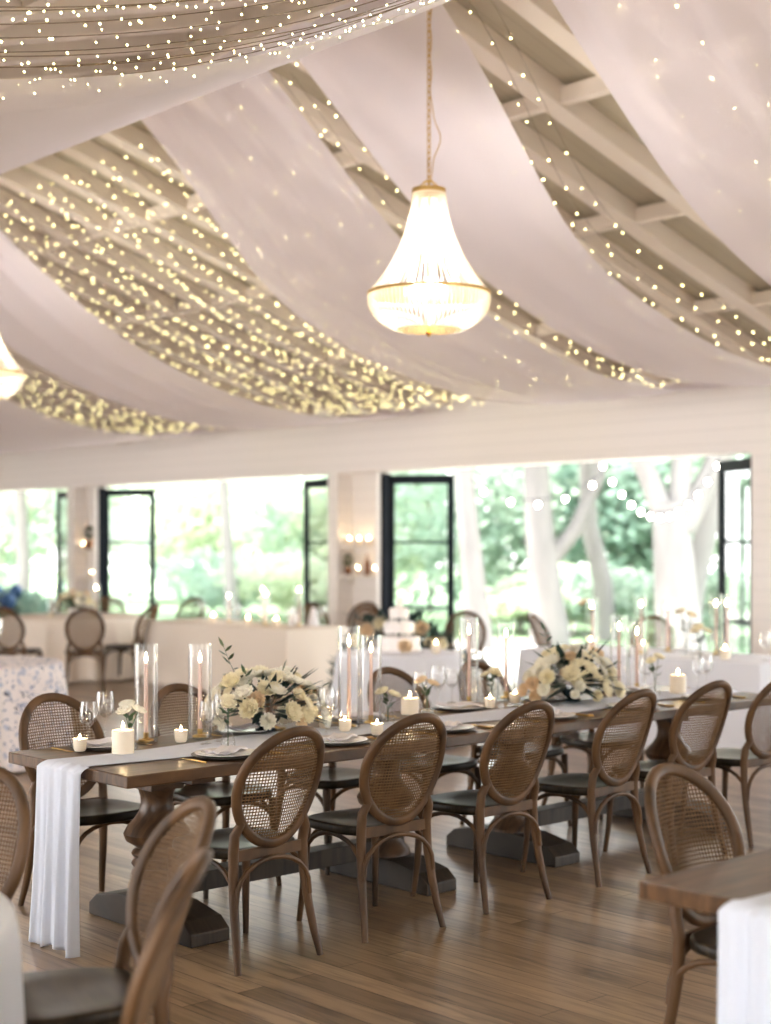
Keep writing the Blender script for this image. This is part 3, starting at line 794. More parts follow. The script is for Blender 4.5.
# ------------------------------------------------------------------ flowers
def petal_flower(mb_, c, r, up, rings=4, seed=0, tight=0.5):
    rnd = random.Random(seed); up = Vector(up).normalized()
    q = Vector((0, 0, 1)).rotation_difference(up).to_matrix(); c = Vector(c)
    for k in range(rings):
        f = 1 - k / rings; n = max(6, int(6 + 8 * f)); tilt = radians(10 + 62 * (1 - f) ** 0.8)
        ln = r * (0.35 + 0.65 * f); w = ln * 0.30
        for i in range(n):
            a = 2 * pi * i / n + k * 0.4 + rnd.uniform(-.12, .12)
            M3 = q @ Matrix.Rotation(a, 3, 'Z') @ Matrix.Rotation(-tilt, 3, 'Y')
            pts = []
            for s_, ww, zz in ((0.08, 0.25, 0), (0.45, 0.85, -0.05), (0.8, 0.75, 0.03), (1.0, 0.12, 0.16)):
                for e in (-1, 0, 1): pts.append(c + M3 @ Vector((ln * s_, w * ww * e, ln * (zz + (0.16 * abs(e)) ))) )
            fs = []
            for j in range(3):
                for e in range(2): b0 = j * 3 + e; fs.append((b0, b0 + 1, b0 + 4, b0 + 3))
            mb_.add(pts, fs)
    mb_.ball(c + up * r * 0.1, r * 0.16, 6, 4)
def leaf(mb_, p, d, ln, w, up=Vector((0, 0, 1))):
    d = Vector(d).normalized(); s = d.cross(up)
    if s.length < 1e-3: s = Vector((1, 0, 0))
    s.normalize(); nn = s.cross(d)
    P = Vector(p); pts = [P, P + d * ln * .3 + s * w * .42 - nn * w * .1, P + d * ln * .35 + nn * w * .05, P + d * ln * .3 - s * w * .42 - nn * w * .1,
         P + d * ln * .65 + s * w * .38 - nn * w * .12, P + d * ln * .68 , P + d * ln * .65 - s * w * .38 - nn * w * .12, P + d * ln - nn * w * .25]
    mb_.add(pts, [(0, 2, 1), (0, 3, 2), (1, 2, 5, 4), (2, 3, 6, 5), (4, 5, 7), (5, 6, 7)])
def spray(mb_, p, d, ln, n, lw=0.026, ll=0.066, seed=0, bend=0.15):
    rnd = random.Random(seed); d = Vector(d).normalized(); pts = []
    side = d.cross(Vector((0, 0, 1)));  side = side.normalized() if side.length > 1e-3 else Vector((1, 0, 0))
    for i in range(8):
        t = i / 7; pts.append(Vector(p) + d * ln * t + Vector((0, 0, -bend * ln * t * t)) + side * 0.03 * sin(t * 3))
    mb_.tube(pts, [0.0022 - 0.0012 * i / 7 for i in range(8)], 4)
    for i in range(n):
        t = 0.25 + 0.75 * i / n; q = pts[min(7, int(t * 7))].lerp(pts[min(7, int(t * 7) + 1)], t * 7 % 1)
        a = rnd.uniform(-0.5, 0.5); sg = 1 if i % 2 else -1
        leaf(mb_, q, d * 0.6 + side * sg * 0.9 + Vector((0, 0, a)), ll * rnd.uniform(.8, 1.15), lw)
    leaf(mb_, pts[-1], d, ll, lw)
PM = [M_WHITEP, M_CREAM, M_CREAM, M_PEACH]
def arrangement(label, loc, scale=1.0, seed=0, spread=0.30, tallspray=True):
    rnd = random.Random(seed)
    root = empty('flower_arrangement', label, 'flower arrangement', 'low cream flower centrepieces', loc)
    bw = MB(); bw.lathe([(0.05, 0), (0.052, 0.01), (0.03, 0.02), (0.05, 0.035), (0.07, 0.06), (0.072, 0.08), (0.066, 0.08), (0.0001, 0.07)], 20); bw.build('bowl', M_BOWL, root)
    gl = MB()
    for i in range(90):
        a = rnd.uniform(0, 2 * pi); e = rnd.uniform(-0.25, 0.9); d = Vector((cos(a) * cos(e), sin(a) * cos(e), sin(e)))
        ax = (1.0 + 0.5 * abs(sin(a)))
        leaf(gl, Vector((0, 0, 0.11)) + d * 0.08, d, rnd.uniform(0.08, 0.18) * scale * ax, 0.04)
    gl.build('foliage', M_LEAF2, root, True)['kind'] = 'stuff'
    if tallspray:
        for k, (dy, dz, ln) in enumerate(((-0.55, 0.95, 0.42), (-0.35, 0.7, 0.22), (0.25, 0.95, 0.2), (0.8, 0.4, 0.25))):
            sp = MB(); spray(sp, (0, dy * 0.12, 0.12), (0.1, dy, dz), ln, 9, seed=seed + k); sp.build('leaf_spray', M_LEAF, root)
    n = 60
    for i in range(n):
        a = 2.39996 * i + rnd.uniform(-.3, .3); e = -0.3 + 1.6 * ((i + 0.5) / n)
        d = Vector((cos(a) * cos(e) * 0.8, sin(a) * cos(e) * 1.2, sin(e) * 0.72)); r_ = rnd.uniform(0.026, 0.052)
        c = Vector((0, 0, 0.095)) + d * spread * 0.72 * rnd.uniform(0.85, 1.1)
        fl = MB(); petal_flower(fl, c, r_ * scale * 1.12, d + Vector((rnd.uniform(-.4, .4), rnd.uniform(-.4, .4), .3)), 5, seed * 50 + i)
        m_ = PM[rnd.choice((0, 0, 0, 1, 1, 3, 1))]
        fo = fl.build('flower', m_, root, True, angle=180)
    return root
arrangement('large cream and blush flower arrangement nearest on the farm table', at(266, 731, 0.77), 1.0, 3, 0.36)
arrangement('second cream flower arrangement, farther along the farm tables', at(572, 701, 0.77), 1.1, 9, 0.36)
def bud_vase(label, loc, nf, h, seed=0, blooms=M_CREAM, leafy=True):
    rnd = random.Random(seed)
    root = empty('bud_vase', label, 'vase', 'glass bud vases with single stems', loc, rnd.uniform(0, 6))
    v = MB(); v.lathe([(0.0001, 0.002), (0.03, 0.0), (0.034, 0.01), (0.032, 0.03), (0.024, 0.055), (0.014, 0.075), (0.013, 0.10), (0.018, 0.11)], 16); v.f = v.f[:-1]; v.mi = v.mi[:-1]; v.build('glass_vase', M_STEM, root)
    st = MB()
    for i in range(nf):
        a = 2 * pi * i / nf; tip = Vector((0.035 * cos(a), 0.035 * sin(a), h + 0.02 * (i % 2)))
        if nf == 1: tip = Vector((0, 0, h))
        st.tube([(0, 0, 0.01), (0.003 * cos(a), 0.003 * sin(a), 0.09), tuple(tip)], 0.0022, 5)
        f = MB(); petal_flower(f, tip, 0.04 if nf > 1 else 0.05, (cos(a) * .5, sin(a) * .5, 1), 4, seed + i); f.build('flower', blooms, root, True, angle=180)
    if leafy:
        for i in range(7):
            a = rnd.uniform(0, 6.28); leaf(st, (0, 0, h * rnd.uniform(0.55, 0.95)), (cos(a), sin(a), 0.7), 0.06, 0.026)
    st.build('stem', M_LEAF, root)
    return root
bud_vase('bud vase of white blooms beside the nearest pillar candle', at(130, 750, 0.765), 3, 0.17, 1, M_WHITEP)
bud_vase('bud vase standing left of the large flower arrangement', at(228, 748, 0.765), 2, 0.19, 2, M_CREAM)
bud_vase('bud vase with one round cream rose before the cane chair', at(388, 724, 0.765), 2, 0.14, 3, M_CREAM)
bud_vase('bud vase with a blush bloom right of the middle pillar candle', at(427, 713, 0.765), 2, 0.15, 4, M_PEACH)
bud_vase('bud vase left of the second flower arrangement', at(492, 702, 0.765), 3, 0.15, 5, M_CREAM)
bud_vase('bud vase with dark leaves right of the second flower arrangement', at(655, 695, 0.765), 2, 0.2, 6, M_CREAM)

# ------------------------------------------------------------------ candles
def flame(mb_, x, y, z, s=1.0):
    mb_.lathe([(0.0001, z), (0.0045 * s, z + 0.006 * s), (0.0058 * s, z + 0.013 * s), (0.004 * s, z + 0.024 * s), (0.0001, z + 0.038 * s)], 8, (x, y, 0))
def hurricane(label, loc, h=0.45, taper=0.36, r=0.055, grp='tall glass hurricanes with blush taper candles'):
    root = empty('hurricane_candle', label, 'candle holder', grp, loc)
    g = MB(); g.lathe([(r, 0.002), (r, h), (r - 0.003, h), (r - 0.003, 0.006), (0.0001, 0.006), (0.0001, 0.002), (r, 0.002)], 28); g.build('glass_cylinder', M_GLASS, root)
    hd = MB(); hd.lathe([(0.035, 0.007), (0.035, 0.014), (0.012, 0.02), (0.014, 0.045), (0.0001, 0.045)], 14); hd.build('candlestick', M_GOLD, root)
    t = MB(); t.lathe([(0.0108, 0.035), (0.0095, taper * .6), (0.008, taper), (0.0001, taper + 0.002)], 12); tp = t.build('taper_candle', M_TAPER, root)
    f = MB(); flame(f, 0, 0, taper + 0.004, 1.3); f.build('flame', M_FLAME, tp)
    return root
H0 = hurricane('glass hurricane candle nearest the runner end of the farm table', at(146, 742, 0.765))
def hcopy(label, loc, h=1.0, grp=None):
    c = copy_tree(H0, label, loc, None, grp); c.scale = (1, 1, h); return c
hcopy('second glass hurricane candle, between the left chairs and flowers', at(200, 738, 0.765), 0.98)
hcopy('left one of the clustered hurricane candles behind the chair backs', at(349, 728, 0.765), 1.12)
hcopy('right one of the clustered hurricane candles, before the cane chair', at(371, 724, 0.765), 1.0)
hcopy('tall hurricane candle in the middle of the table, right of the blush bloom vase', at(469, 705, 0.765), 1.1)
hcopy('hurricane candle right beside the middle bud vase', at(506, 699, 0.765), 1.0)
hcopy('hurricane candle at the right end of the second flower arrangement', at(637, 690, 0.765), 0.95)
hcopy('hurricane candle on the farm table, just left of its far end', at(619, 692, 0.765), 1.05)
# on the long white table before the right opening
GR = 'hurricane candles on the white table before the right opening'
for i, (u, v, hh, lb) in enumerate(((583, 652, 1.0, 'left-hand'), (612, 657, 1.08, 'second'), (668, 652, 1.0, 'middle'), (716, 655, 1.1, 'paired'), (727, 656, 1.12, 'rightmost paired'))):
    p_ = at(u, v, 0.765); p_.y = max(9.85, min(10.5, p_.y)); hcopy(lb + ' hurricane candle on the white table before the right opening', p_, hh, GR)
GL = 'hurricane candles on the ivory table before the left opening'
for i, (x, y, hh, lb) in enumerate(((-13.9, 10.3, 0.8, 'leftmost'), (-13.45, 10.45, 1.0, 'second from left'), (-13.15, 10.25, 0.9, 'middle'), (-12.75, 10.4, 1.05, 'rightmost'))):
    hcopy(lb + ' hurricane candle on the ivory table', Vector((x, y, 0.765)), hh, GL)
for i, (u, lb) in enumerate(((53, 'left'), (97, 'right'))):
    p_ = at_d(u - 1, 18.8 + i * 0.2, 0.765); hcopy(lb + ' hurricane candle flanking the flowers on the far guest table', p_, 0.9, 'hurricane candles on the far guest table')
def pillar(label, loc, r=0.045, h=0.09, grp='short candles on the farm tables'):
    root = empty('pillar_candle', label, 'candle', grp, loc)
    c = MB(); c.lathe([(r, 0), (r + .0005, h - 0.004), (r - 0.003, h), (r - 0.008, h - 0.006), (0.0001, h - 0.01)], 20); wx = c.build('wax', M_WAX, root)
    w = MB(); w.tube([(0, 0, h - 0.01), (0, 0.001, h + 0.006)], 0.0012, 4); w.build('wick', M_BLACK, wx)
    f = MB(); flame(f, 0, 0, h, 1.0); f.build('flame', M_FLAME, wx)
    return root
pillar('wide white pillar candle on the runner, nearest the table end', at(123, 753, 0.768), 0.048, 0.10)
pillar('white pillar candle in the middle of the farm table, before the cane chair', at(410, 714, 0.768), 0.048, 0.085)
pillar('tall warm-lit pillar candle at the far end of the farm tables', at(678, 693, 0.768), 0.048, 0.11)
pillar('pillar candle below the left side of the second flower arrangement', at(548, 699, 0.768), 0.035, 0.10)
def votive(label, loc, grp='small votive candles on the farm tables'):
    root = empty('votive_candle', label, 'candle', grp, loc)
    c = MB(); c.lathe([(0.022, 0), (0.028, 0.01), (0.032, 0.055), (0.03, 0.055), (0.027, 0.04), (0.0001, 0.04)], 16); c.build('frosted_cup', M_WAX, root)
    f = MB(); flame(f, 0, 0, 0.042, 0.9); f.build('flame', M_FLAME, root)
    return root
V0 = votive('small votive candle at the left corner of the farm table', at(80, 751, 0.768))
def vcopy(label, loc, grp=None): return copy_tree(V0, label, loc, None, grp)
for u, v, lb in ((181, 742, 'small votive candle between the two nearest hurricane candles'),
                 (325, 728, 'small amber votive right of the large flower arrangement'),
                 (345, 731, 'small votive at the foot of the clustered hurricanes'),
                 (377, 735, 'small blush votive beside the round cream rose vase'),
                 (490, 708, 'small votive before the middle bud vase'),
                 (515, 703, 'small bright votive left of the second arrangement')):
    vcopy(lb, at(u, v, 0.768))

# ------------------------------------------------------------------ tableware
def glassware(label, loc, grp):
    root = empty('wine_glass', label, 'glass', grp, loc)
    g = MB(); g.lathe([(0.033, 0.0), (0.03, 0.003), (0.005, 0.008), (0.004, 0.08), (0.012, 0.09), (0.034, 0.115), (0.040, 0.145), (0.036, 0.18), (0.031, 0.205), (0.030, 0.205), (0.034, 0.18), (0.038, 0.145), (0.032, 0.117), (0.0001, 0.094)], 20)
    g.build('bowl_and_stem', M_STEM, root)
    return root
W0 = glassware('stemmed wine glass at the left corner of the farm table, nearer of two', at(88, 747, 0.765), 'wine glasses on the farm tables')
def wcopy(label, loc, s=1.0, grp=None):
    c = copy_tree(W0, label, loc, None, grp); c.scale = (s, s, s); return c
wcopy('stemmed wine glass at the left corner of the farm table, taller one', at(105, 741, 0.765), 1.12)
PL = [None]
def place_setting(y, side, seatname, grp_side):
    """side +1: near row (x=-5.22) ; -1: far row"""
    x = -5.23 if side > 0 else -5.83
    root = empty('plate_stack', 'white plates and charger at the %s' % seatname, 'plates', 'place settings on the farm tables', (x, y, 0.762))
    if PL[0] is None:
        c = MB(); c.lathe([(0.0001, 0), (0.10, 0), (0.15, 0.008), (0.15, 0.011), (0.10, 0.005), (0.0001, 0.005)], 32); a = c.build('charger', M_CHARGER, root)
        c = MB(); c.lathe([(0.0001, 0.006), (0.09, 0.006), (0.135, 0.016), (0.135, 0.019), (0.09, 0.011), (0.0001, 0.011)], 32); b_ = c.build('dinner_plate', M_CERAM, root)
        PL[0] = (a, b_)
    else:
        for o in PL[0]: c = o.copy(); COL.objects.link(c); c.parent = root
    nb = MB()
    def fn(u, v): 
        return Vector(((v - .5) * 0.10 + 0.01 * sin(u * 5), (u - .5) * 0.25, 0.014 + 0.010 + 0.006 * sin(v * 14 + u * 3) + 0.006 * cos(u * 9)))
    nb.grid(fn, 12, 14); n_ = nb.build('napkin', M_NAPKIN, None, True, loc=(x, y, 0.762), angle=180); n_.rotation_euler = (0, 0, 0.4 * side)
    s = n_.modifiers.new('solid', 'SOLIDIFY'); s.thickness = 0.004
    tag(n_, 'folded white napkin at the %s' % seatname, 'napkin', 'napkins on the farm tables')
    # cutlery
    for k, (dy, kind) in enumerate(((-0.19, 'fork'), (0.19, 'knife'), (0.215, 'spoon'))):
        c = MB(); X0 = 0.10
        c.tube([(-X0, 0, 0.003), (0, 0, 0.004), (0.02, 0, 0.003)], [0.0045, 0.003, 0.0025], 6)
        if kind == 'fork':
            c.box((0.03, 0, 0.003), (0.03, 0.02, 0.002))
            for q in (-1.5, -.5, .5, 1.5): c.box((0.062, q * 0.005, 0.003), (0.036, 0.0022, 0.002))
        elif kind == 'knife': c.box((0.065, 0.002, 0.003), (0.1, 0.016, 0.0015))
        else: c.ball((0.045, 0, 0.005), 0.018, 8, 5, 0.2)
        f = c.build(kind, M_GOLD, None, True, loc=(x + (0.02 * side), y + dy, 0.762))
        f.rotation_euler = (0, 0, pi if side > 0 else 0)
        tag(f, 'gold %s at the %s' % (kind, seatname), kind, 'gold cutlery on the farm tables')
nm = ['first', 'second', 'third', 'fourth', 'fifth', 'sixth']
for i, y in enumerate((3.86, 4.5, 5.2, 5.96, 6.66, 7.36)):
    place_setting(y, 1, '%s near-side seat from the runner end' % nm[i], 'near')
for i, y in enumerate((3.62, 4.42, 5.16, 5.9, 6.62, 7.3)):
    place_setting(y, -1, '%s far-side seat from the runner end' % nm[i], 'far')
for i, (u, v, lb) in enumerate(((207, 744, 'wine glass before the second hurricane candle'), (222, 741, 'wine glass left of the large flowers, behind its bud vase'),
        (326, 737, 'wine glass just right of the large flower arrangement'), (332, 729, 'wine glass between the large flowers and clustered hurricanes'),
        (420, 712, 'wine glass right of the middle pillar candle'), (438, 708, 'wine glass behind the second chair back, right of the blush bloom'),
        (452, 703, 'wine glass left of the tall middle hurricane'), (545, 697, 'wine glass in front of the second flower arrangement'), (558, 705, 'wide wine glass below the second flower arrangement'),
        (698, 688, 'wine glass right of the warm-lit pillar candle'), (706, 689, 'wine glass at the far right end of the farm tables'), (646, 694, 'wine glass between fourth and fifth chair backs'))):
    wcopy(lb, at(u, v, 0.765), 0.95 + 0.1 * (i % 3))

# clutter on far tables
def small_flowers(label, loc, seed, n=12, s=1.0, cat='flower arrangement'):
    rnd = random.Random(seed); root = empty('flower_arrangement', label, cat, None, loc)
    bw = MB(); bw.lathe([(0.05, 0), (0.09, 0.06), (0.085, 0.09), (0.0001, 0.08)], 14); bw.build('bowl', M_CERAM, root)
    gl = MB()
    for i in range(30):
        a = rnd.uniform(0, 6.28); e = rnd.uniform(0, 1.3); d = Vector((cos(a) * cos(e), sin(a) * cos(e), sin(e))); leaf(gl, Vector((0, 0, .08)) + d * .05, d, rnd.uniform(.12, .24) * s, .06)
    gl.build('foliage', M_LEAF, root)['kind'] = 'stuff'
    for i in range(n):
        a = rnd.uniform(0, 6.28); e = rnd.uniform(0.1, 1.4); d = Vector((cos(a) * cos(e), sin(a) * cos(e), sin(e)))
        f = MB(); petal_flower(f, Vector((0, 0, .09)) + d * .2 * s, .055 * s, d, 3, seed + i); f.build('flower', rnd.choice(PM), root, True, angle=180)
    return root
small_flowers('cream flowers and greenery on the far white guest table', at_d(76, 18.9, 0.765), 21, 12, 1.1)
small_flowers('cream flowers on the blue floral cloth at the left edge', Vector((-10.72, 5.2, 0.765)), 23, 9, 0.8)
bud_vase('dark-leaved bud vase on the white table before the right opening', at(686, 656, 0.765), 2, 0.25, 31, M_CREAM).scale = (1.3, 1.3, 1.3)
bud_vase('bud vase of cream blooms near the right end of the white table', at(700, 660, 0.765), 3, 0.17, 32, M_CREAM).scale = (1.3, 1.3, 1.3)
bud_vase('bud vase with yellow-cream bloom left on the white table', Vector((-8.5, 10.15, 0.765)), 1, 0.32, 33, M_PEACH).scale = (1.2, 1.2, 1.2)
GV = 'votives on the far tables'
for i, (x, y, lb) in enumerate(((-14.0, 10.15, 'votive candle at the left on the ivory table'), (-13.3, 10.12, 'votive candle in the middle of the ivory table'), (-12.9, 10.2, 'votive candle near the right end of the ivory table'),
        (-8.3, 10.0, 'votive candle at the left end of the white table by the opening'), (-7.7, 9.95, 'votive candle mid-way along the white table by the opening'), (-6.9, 9.95, 'votive candle near the right end of the white table'))):
    vcopy(lb, Vector((x, y, 0.765)), GV).scale = (1.4, 1.4, 1.5)
for i, (x, y) in enumerate(((-14.4, 10.3), (-13.6, 10.2), (-12.6, 10.6), (-12.62, 10.15), (-8.6, 10.1), (-7.3, 10.1), (-6.6, 10.05))):
    wcopy(['wine glass at the left end of the ivory table', 'wine glass near the middle of the ivory table', 'wine glass at the back right corner of the ivory table', 'wine glass at the front right corner of the ivory table',
           'wine glass at the left of the white table by the opening', 'wine glass right of the middle of the white table by the opening', 'wine glass at the right end of the white table by the opening'][i], Vector((x, y, 0.765)), 1.1, 'wine glasses on the far tables')
# napkins standing on ivory table
for i, x in enumerate((-12.85, -12.65)):
    b = MB(); b.lathe([(0.07, 0), (0.055, 0.08), (0.03, 0.17), (0.0001, 0.22)], 10, wob=lambda a, z: 1 + 0.15 * sin(5 * a)); o = b.build('folded_napkin', M_NAPKIN, None, True, loc=(x - 0.12, 10.5 + 0.12 * i, 0.765))
    tag(o, ['white napkin folded upright, left of two at the ivory table end', 'white napkin folded upright, right of two at the ivory table end'][i], 'napkin', 'upright napkins on the ivory table')
b = MB(); b.lathe([(0.06, 0), (0.06, 0.2), (0.055, 0.24), (0.0001, 0.24)], 16); pq = at(763, 668, 0.765)
tag(b.build('white_candle', M_WAX, None, True, loc=(-5.75, 10.1, 0.765)), 'thick white candle on the table at the right edge of the picture', 'candle')

# ------------------------------------------------------------------ cake
ck = empty('wedding_cake', 'white tiered cake with a finial topper on the small round table', 'cake', None, (GT.x, GT.y, 0.765))
b = MB(); b.lathe([(0.20, 0), (0.21, 0.01), (0.21, 0.02), (0.0001, 0.02)], 24); b.build('cake_board', M_CERAM, ck)
z = 0.02
for r_, h_ in ((0.17, 0.11), (0.125, 0.09), (0.08, 0.08)):
    b = MB(); b.lathe([(r_, z), (r_ + .004, z + h_ - 0.015), (r_ - 0.01, z + h_), (0.0001, z + h_)], 28, wob=lambda a, z_: 1 + 0.02 * sin(16 * a)); b.build('tier', M_CAKE, ck); z += h_
    if r_ > 0.1:
        g = MB()
        for i in range(8):
            a = 2 * pi * i / 8; leaf(g, (r_ * .8 * cos(a), r_ * .8 * sin(a), z), (cos(a), sin(a), .5), .04, .022)
        g.build('leaf_garnish', M_LEAF2, ck)
        g = MB()
        for i in range(6):
            a = 2 * pi * i / 6; g.tube([(r_ * .6 * cos(a), r_ * .6 * sin(a), z), (r_ * .6 * cos(a), r_ * .6 * sin(a), z + 0.035)], 0.008, 6)
        g.build('pillars', M_CAKE, ck); z += 0.035
b = MB(); b.lathe([(0.03, z), (0.035, z + .02), (0.012, z + .035), (0.022, z + .055), (0.008, z + .075), (0.0001, z + .10)], 12); b.build('topper', M_CAKE, ck)
# garland of greenery and roses behind the cake
gz = empty('rose_garland', 'greenery garland with cream roses draped behind the white cake', 'garland', None, (GT.x, GT.y, 0.765))
gp = []
for i in range(41):
    t = i / 40; u = 338 + (478 - 338) * t
    base = at_d(u, 13.25 + 0.25 * sin(t * pi), 0)
    gp.append((base - Vector((GT.x, GT.y, 0)), 0))
g = MB(); rnd = random.Random(5); fl_pos = []
def gpath(t):
    u = 336 + 130 * t; z_ = -0.30 + 0.55 * min(1, t / 0.22) if t < 0.22 else 0.25 - 0.38 * max(0, (t - 0.62) / 0.38)
    b_ = at_d(u, 13.30, 0); return Vector((b_.x - GT.x, b_.y - GT.y, z_ - 0.08))
g.tube([gpath(i / 30) for i in range(31)], 0.012, 6)
for i in range(620):
    t = rnd.random(); p_ = gpath(t); d = Vector((rnd.uniform(-1, 1), rnd.uniform(-1, 1), rnd.uniform(-1, 1))); 
    if 0.25 < t < 0.55 and rnd.random() < 0.6: continue
    leaf(g, p_ + d * 0.07, d, rnd.uniform(.07, .14), .05)
g.build('greenery', M_LEAF2, gz)['kind'] = 'stuff'
for i, t in enumerate((0.04, 0.09, 0.16, 0.24, 0.34, 0.58, 0.66, 0.73, 0.80, 0.87, 0.94, 0.99)):
    f = MB(); p_ = gpath(t) + Vector((0.08 * SA, -0.08 * CA, 0.03 * (-1) ** i)); petal_flower(f, p_, 0.075, (SA, -CA, 0.3), 4, 200 + i); f.build('rose', M_CREAM if i % 3 else M_PEACH, gz, True, angle=180)
# stand that carries the garland : slim arch rail behind the cake table
b = MB(); pts = [gpath(i / 30) + Vector((0, 0, -0.01)) for i in range(31)]
p0, p1 = pts[0], pts[-1]
b.tube([(p0.x, p0.y, -0.765)] + [tuple(q) for q in pts] + [(p1.x, p1.y, -0.765)], 0.01, 6); b.build('hoop_stand', M_BLACK, gz)
for i, (du, dd) in enumerate(((405, 12.25), (436, 12.45))):
    q = at_d(du, dd, 0.765); 
    if i == 0: small = MB(); petal_flower(small, (0, 0, 0.06), 0.07, (SA, -CA, .7), 4, 77); o = small.build('loose_rose', M_PEACH, None, True, loc=q, angle=180); tag(o, 'loose blush rose lying in front of the white cake', 'flower')
    else: vcopy('glowing votive candle right of the white cake', q, 'votives on the cake table').scale = (1.3, 1.3, 1.5)

# ------------------------------------------------------------------ shelves in the piers
def shelf(x0, x1, z, lb):
    b_ = MB(); b_.box(((x0 + x1) / 2, YF + 0.12, z), (x1 - x0, 0.22, 0.03)); b_.box((x0 + 0.01, YF + 0.2, z - 0.06), (0.02, 0.08, 0.1)); b_.box((x1 - 0.01, YF + 0.2, z - 0.06), (0.02, 0.08, 0.1))
    return tag(b_.build('wall_shelf', M_SHELF, None, False), lb, 'shelf', 'shallow shelves in the wall piers')
shelf(-21.83, -21.26, 1.56, 'upper shelf of the left pier, under the potted plant')
shelf(-21.83, -21.26, 1.10, 'lower shelf of the left pier')
shelf(-15.1, -14.4, 1.63, 'upper shelf of the middle pier with three candles')
shelf(-15.1, -14.4, 1.24, 'lower shelf of the middle pier with two candles')
GS = 'glowing votives on the pier shelves'
for x, z, lb in ((-14.98, 1.645, 'left candle on the middle pier upper shelf'), (-14.79, 1.645, 'centre candle on the middle pier upper shelf'), (-14.6, 1.645, 'right candle on the middle pier upper shelf'),
                 (-14.82, 1.255, 'candle on the middle pier lower shelf, left of the bottle'), (-14.48, 1.255, 'candle at the right end of the middle pier lower shelf'),
                 (-21.66, 1.575, 'candle left of the potted plant on the left pier'), (-21.33, 1.575, 'candle right of the potted plant on the left pier'), (-21.4, 1.115, 'candle on the lower shelf of the left pier')):
    vcopy(lb, Vector((x, 13.08, z)), GS).scale = (1.3, 1.3, 1.6)
def potted(label, loc, s=1.0, seed=0):
    root = empty('potted_plant', label, 'plant', None, loc); rnd = random.Random(seed)
    p_ = MB(); p_.lathe([(0.06 * s, 0), (0.085 * s, 0.15 * s), (0.092 * s, 0.17 * s), (0.08 * s, 0.17 * s), (0.0001, 0.15 * s)], 16); p_.build('pot', M_TERRA, root)
    g_ = MB()
    for i in range(150):
        d = Vector((rnd.gauss(0, 1), rnd.gauss(0, 1), rnd.gauss(0, 1))).normalized(); leaf(g_, Vector((0, 0, .33 * s)) + d * .07 * s, d, .08 * s, .035 * s)
    g_.tube([(0, 0, .15 * s), (0, 0, .33 * s)], .006, 5); g_.build('foliage', M_LEAF, root)['kind'] = 'stuff'
potted('small topiary plant in a pot on the left pier shelf', (-21.47, 13.07, 1.575), 0.85, 3)
potted('little trailing plant on the lower shelf of the middle pier', (-15.0, 13.07, 1.255), 0.6, 4)
b = MB(); b.lathe([(0.04, 0), (0.042, 0.16), (0.015, 0.22), (0.015, 0.28), (0.0001, 0.28)], 14); tag(b.build('bottle', M_TERRA, None, True, loc=(-14.65, 13.1, 1.255)), 'brown bottle between two candles on the middle pier shelf', 'bottle')

# ------------------------------------------------------------------ garden
b = MB(); b.box((-12, 45, -0.12), (140, 63.4, 0.1)); struct(b, 'ground', M_LAWN)
b = MB(); b.box((-11, 15.9, -0.06), (40, 5.2, 0.1)); struct(b, 'patio', M_PATIO)
b = MB(); b.box((-11, -5.0, -0.06), (44, 8.3, 0.1)); struct(b, 'bounce_terrace', M_PATIO)  # unseen pale paving, put in to bounce sunlight up to the ceiling
b = MB(); b.box((10, 6.0, -0.06), (7.4, 14, 0.1)); struct(b, 'path', M_PATIO)
def crown_mesh(name, n, rx, ry, rz_, leaf_s, seed, clumps=14):
    rnd = random.Random(seed); mb_ = MB()
    cl = []
    for i in range(clumps):
        d = Vector((rnd.gauss(0, 1), rnd.gauss(0, 1), rnd.gauss(0, 1))).normalized() * rnd.uniform(0.3, 0.8)
        cl.append((Vector((d.x * rx, d.y * ry, d.z * rz_)), rnd.uniform(0.3, 0.5)))
    for i in range(n):
        c, k = rnd.choice(cl); d = Vector((rnd.gauss(0, 1), rnd.gauss(0, 1), rnd.gauss(0, 1))).normalized() * rnd.uniform(0.6, 1.0)
        p_ = c + Vector((d.x * rx * k, d.y * ry * k, d.z * rz_ * k))
        a = Vector((rnd.gauss(0, 1), rnd.gauss(0, 1), rnd.gauss(0, .6))).normalized(); b_ = a.orthogonal().normalized(); s = leaf_s * rnd.uniform(.6, 1.2)
        mb_.add([p_ - a * s, p_ + b_ * s * .5, p_ + a * s, p_ - b_ * s * .5], [(0, 1, 2, 3)])
    return mb_
def tree(label, x, y, trunk, crown, mcrown, grp='garden trees beyond the openings', cz=0):
    root = empty('tree', label, 'tree', grp, (x, y, 0))
    t = MB()
    for pts, rad in trunk:
        t.tube(pts, rad, 12)
    t.build('trunk', M_BARK, root)
    for c, (rx, ry, rz_, n, ls, sd) in crown:
        o = crown_mesh('crown', n, rx, ry, rz_, ls, sd).build('crown', mcrown, root, False, loc=c)
    return root
def TP(u, d): 
    p_ = at_d(u, d, 0); return p_.x, p_.y
def rightv(k): return Vector((CA * k, SA * k, 0))    # metres along the picture's right direction
def trunk_line(offs, rad):   # offs list of (right offset, z)
    return ([tuple(rightv(o) + Vector((0, 0, z))) for o, z in offs], rad)
x, y = TP(545, 25)
tree('thick pale tree trunk left of centre in the right opening', x, y,
     [trunk_line([(0.1, -0.1), (0.0, 1), (-0.1, 2), (-0.2, 4), (-0.25, 6.5)], [.36, .27, .24, .2, .16]), trunk_line([(0.0, 1.3), (0.5, 1.9), (0.9, 2.8), (1.1, 4.5)], [.16, .13, .11, .08])],
     [((-2, 0, 7.5), (4, 3, 2.2, 3500, .22, 1))], M_FOL1)
x, y = TP(597, 27)
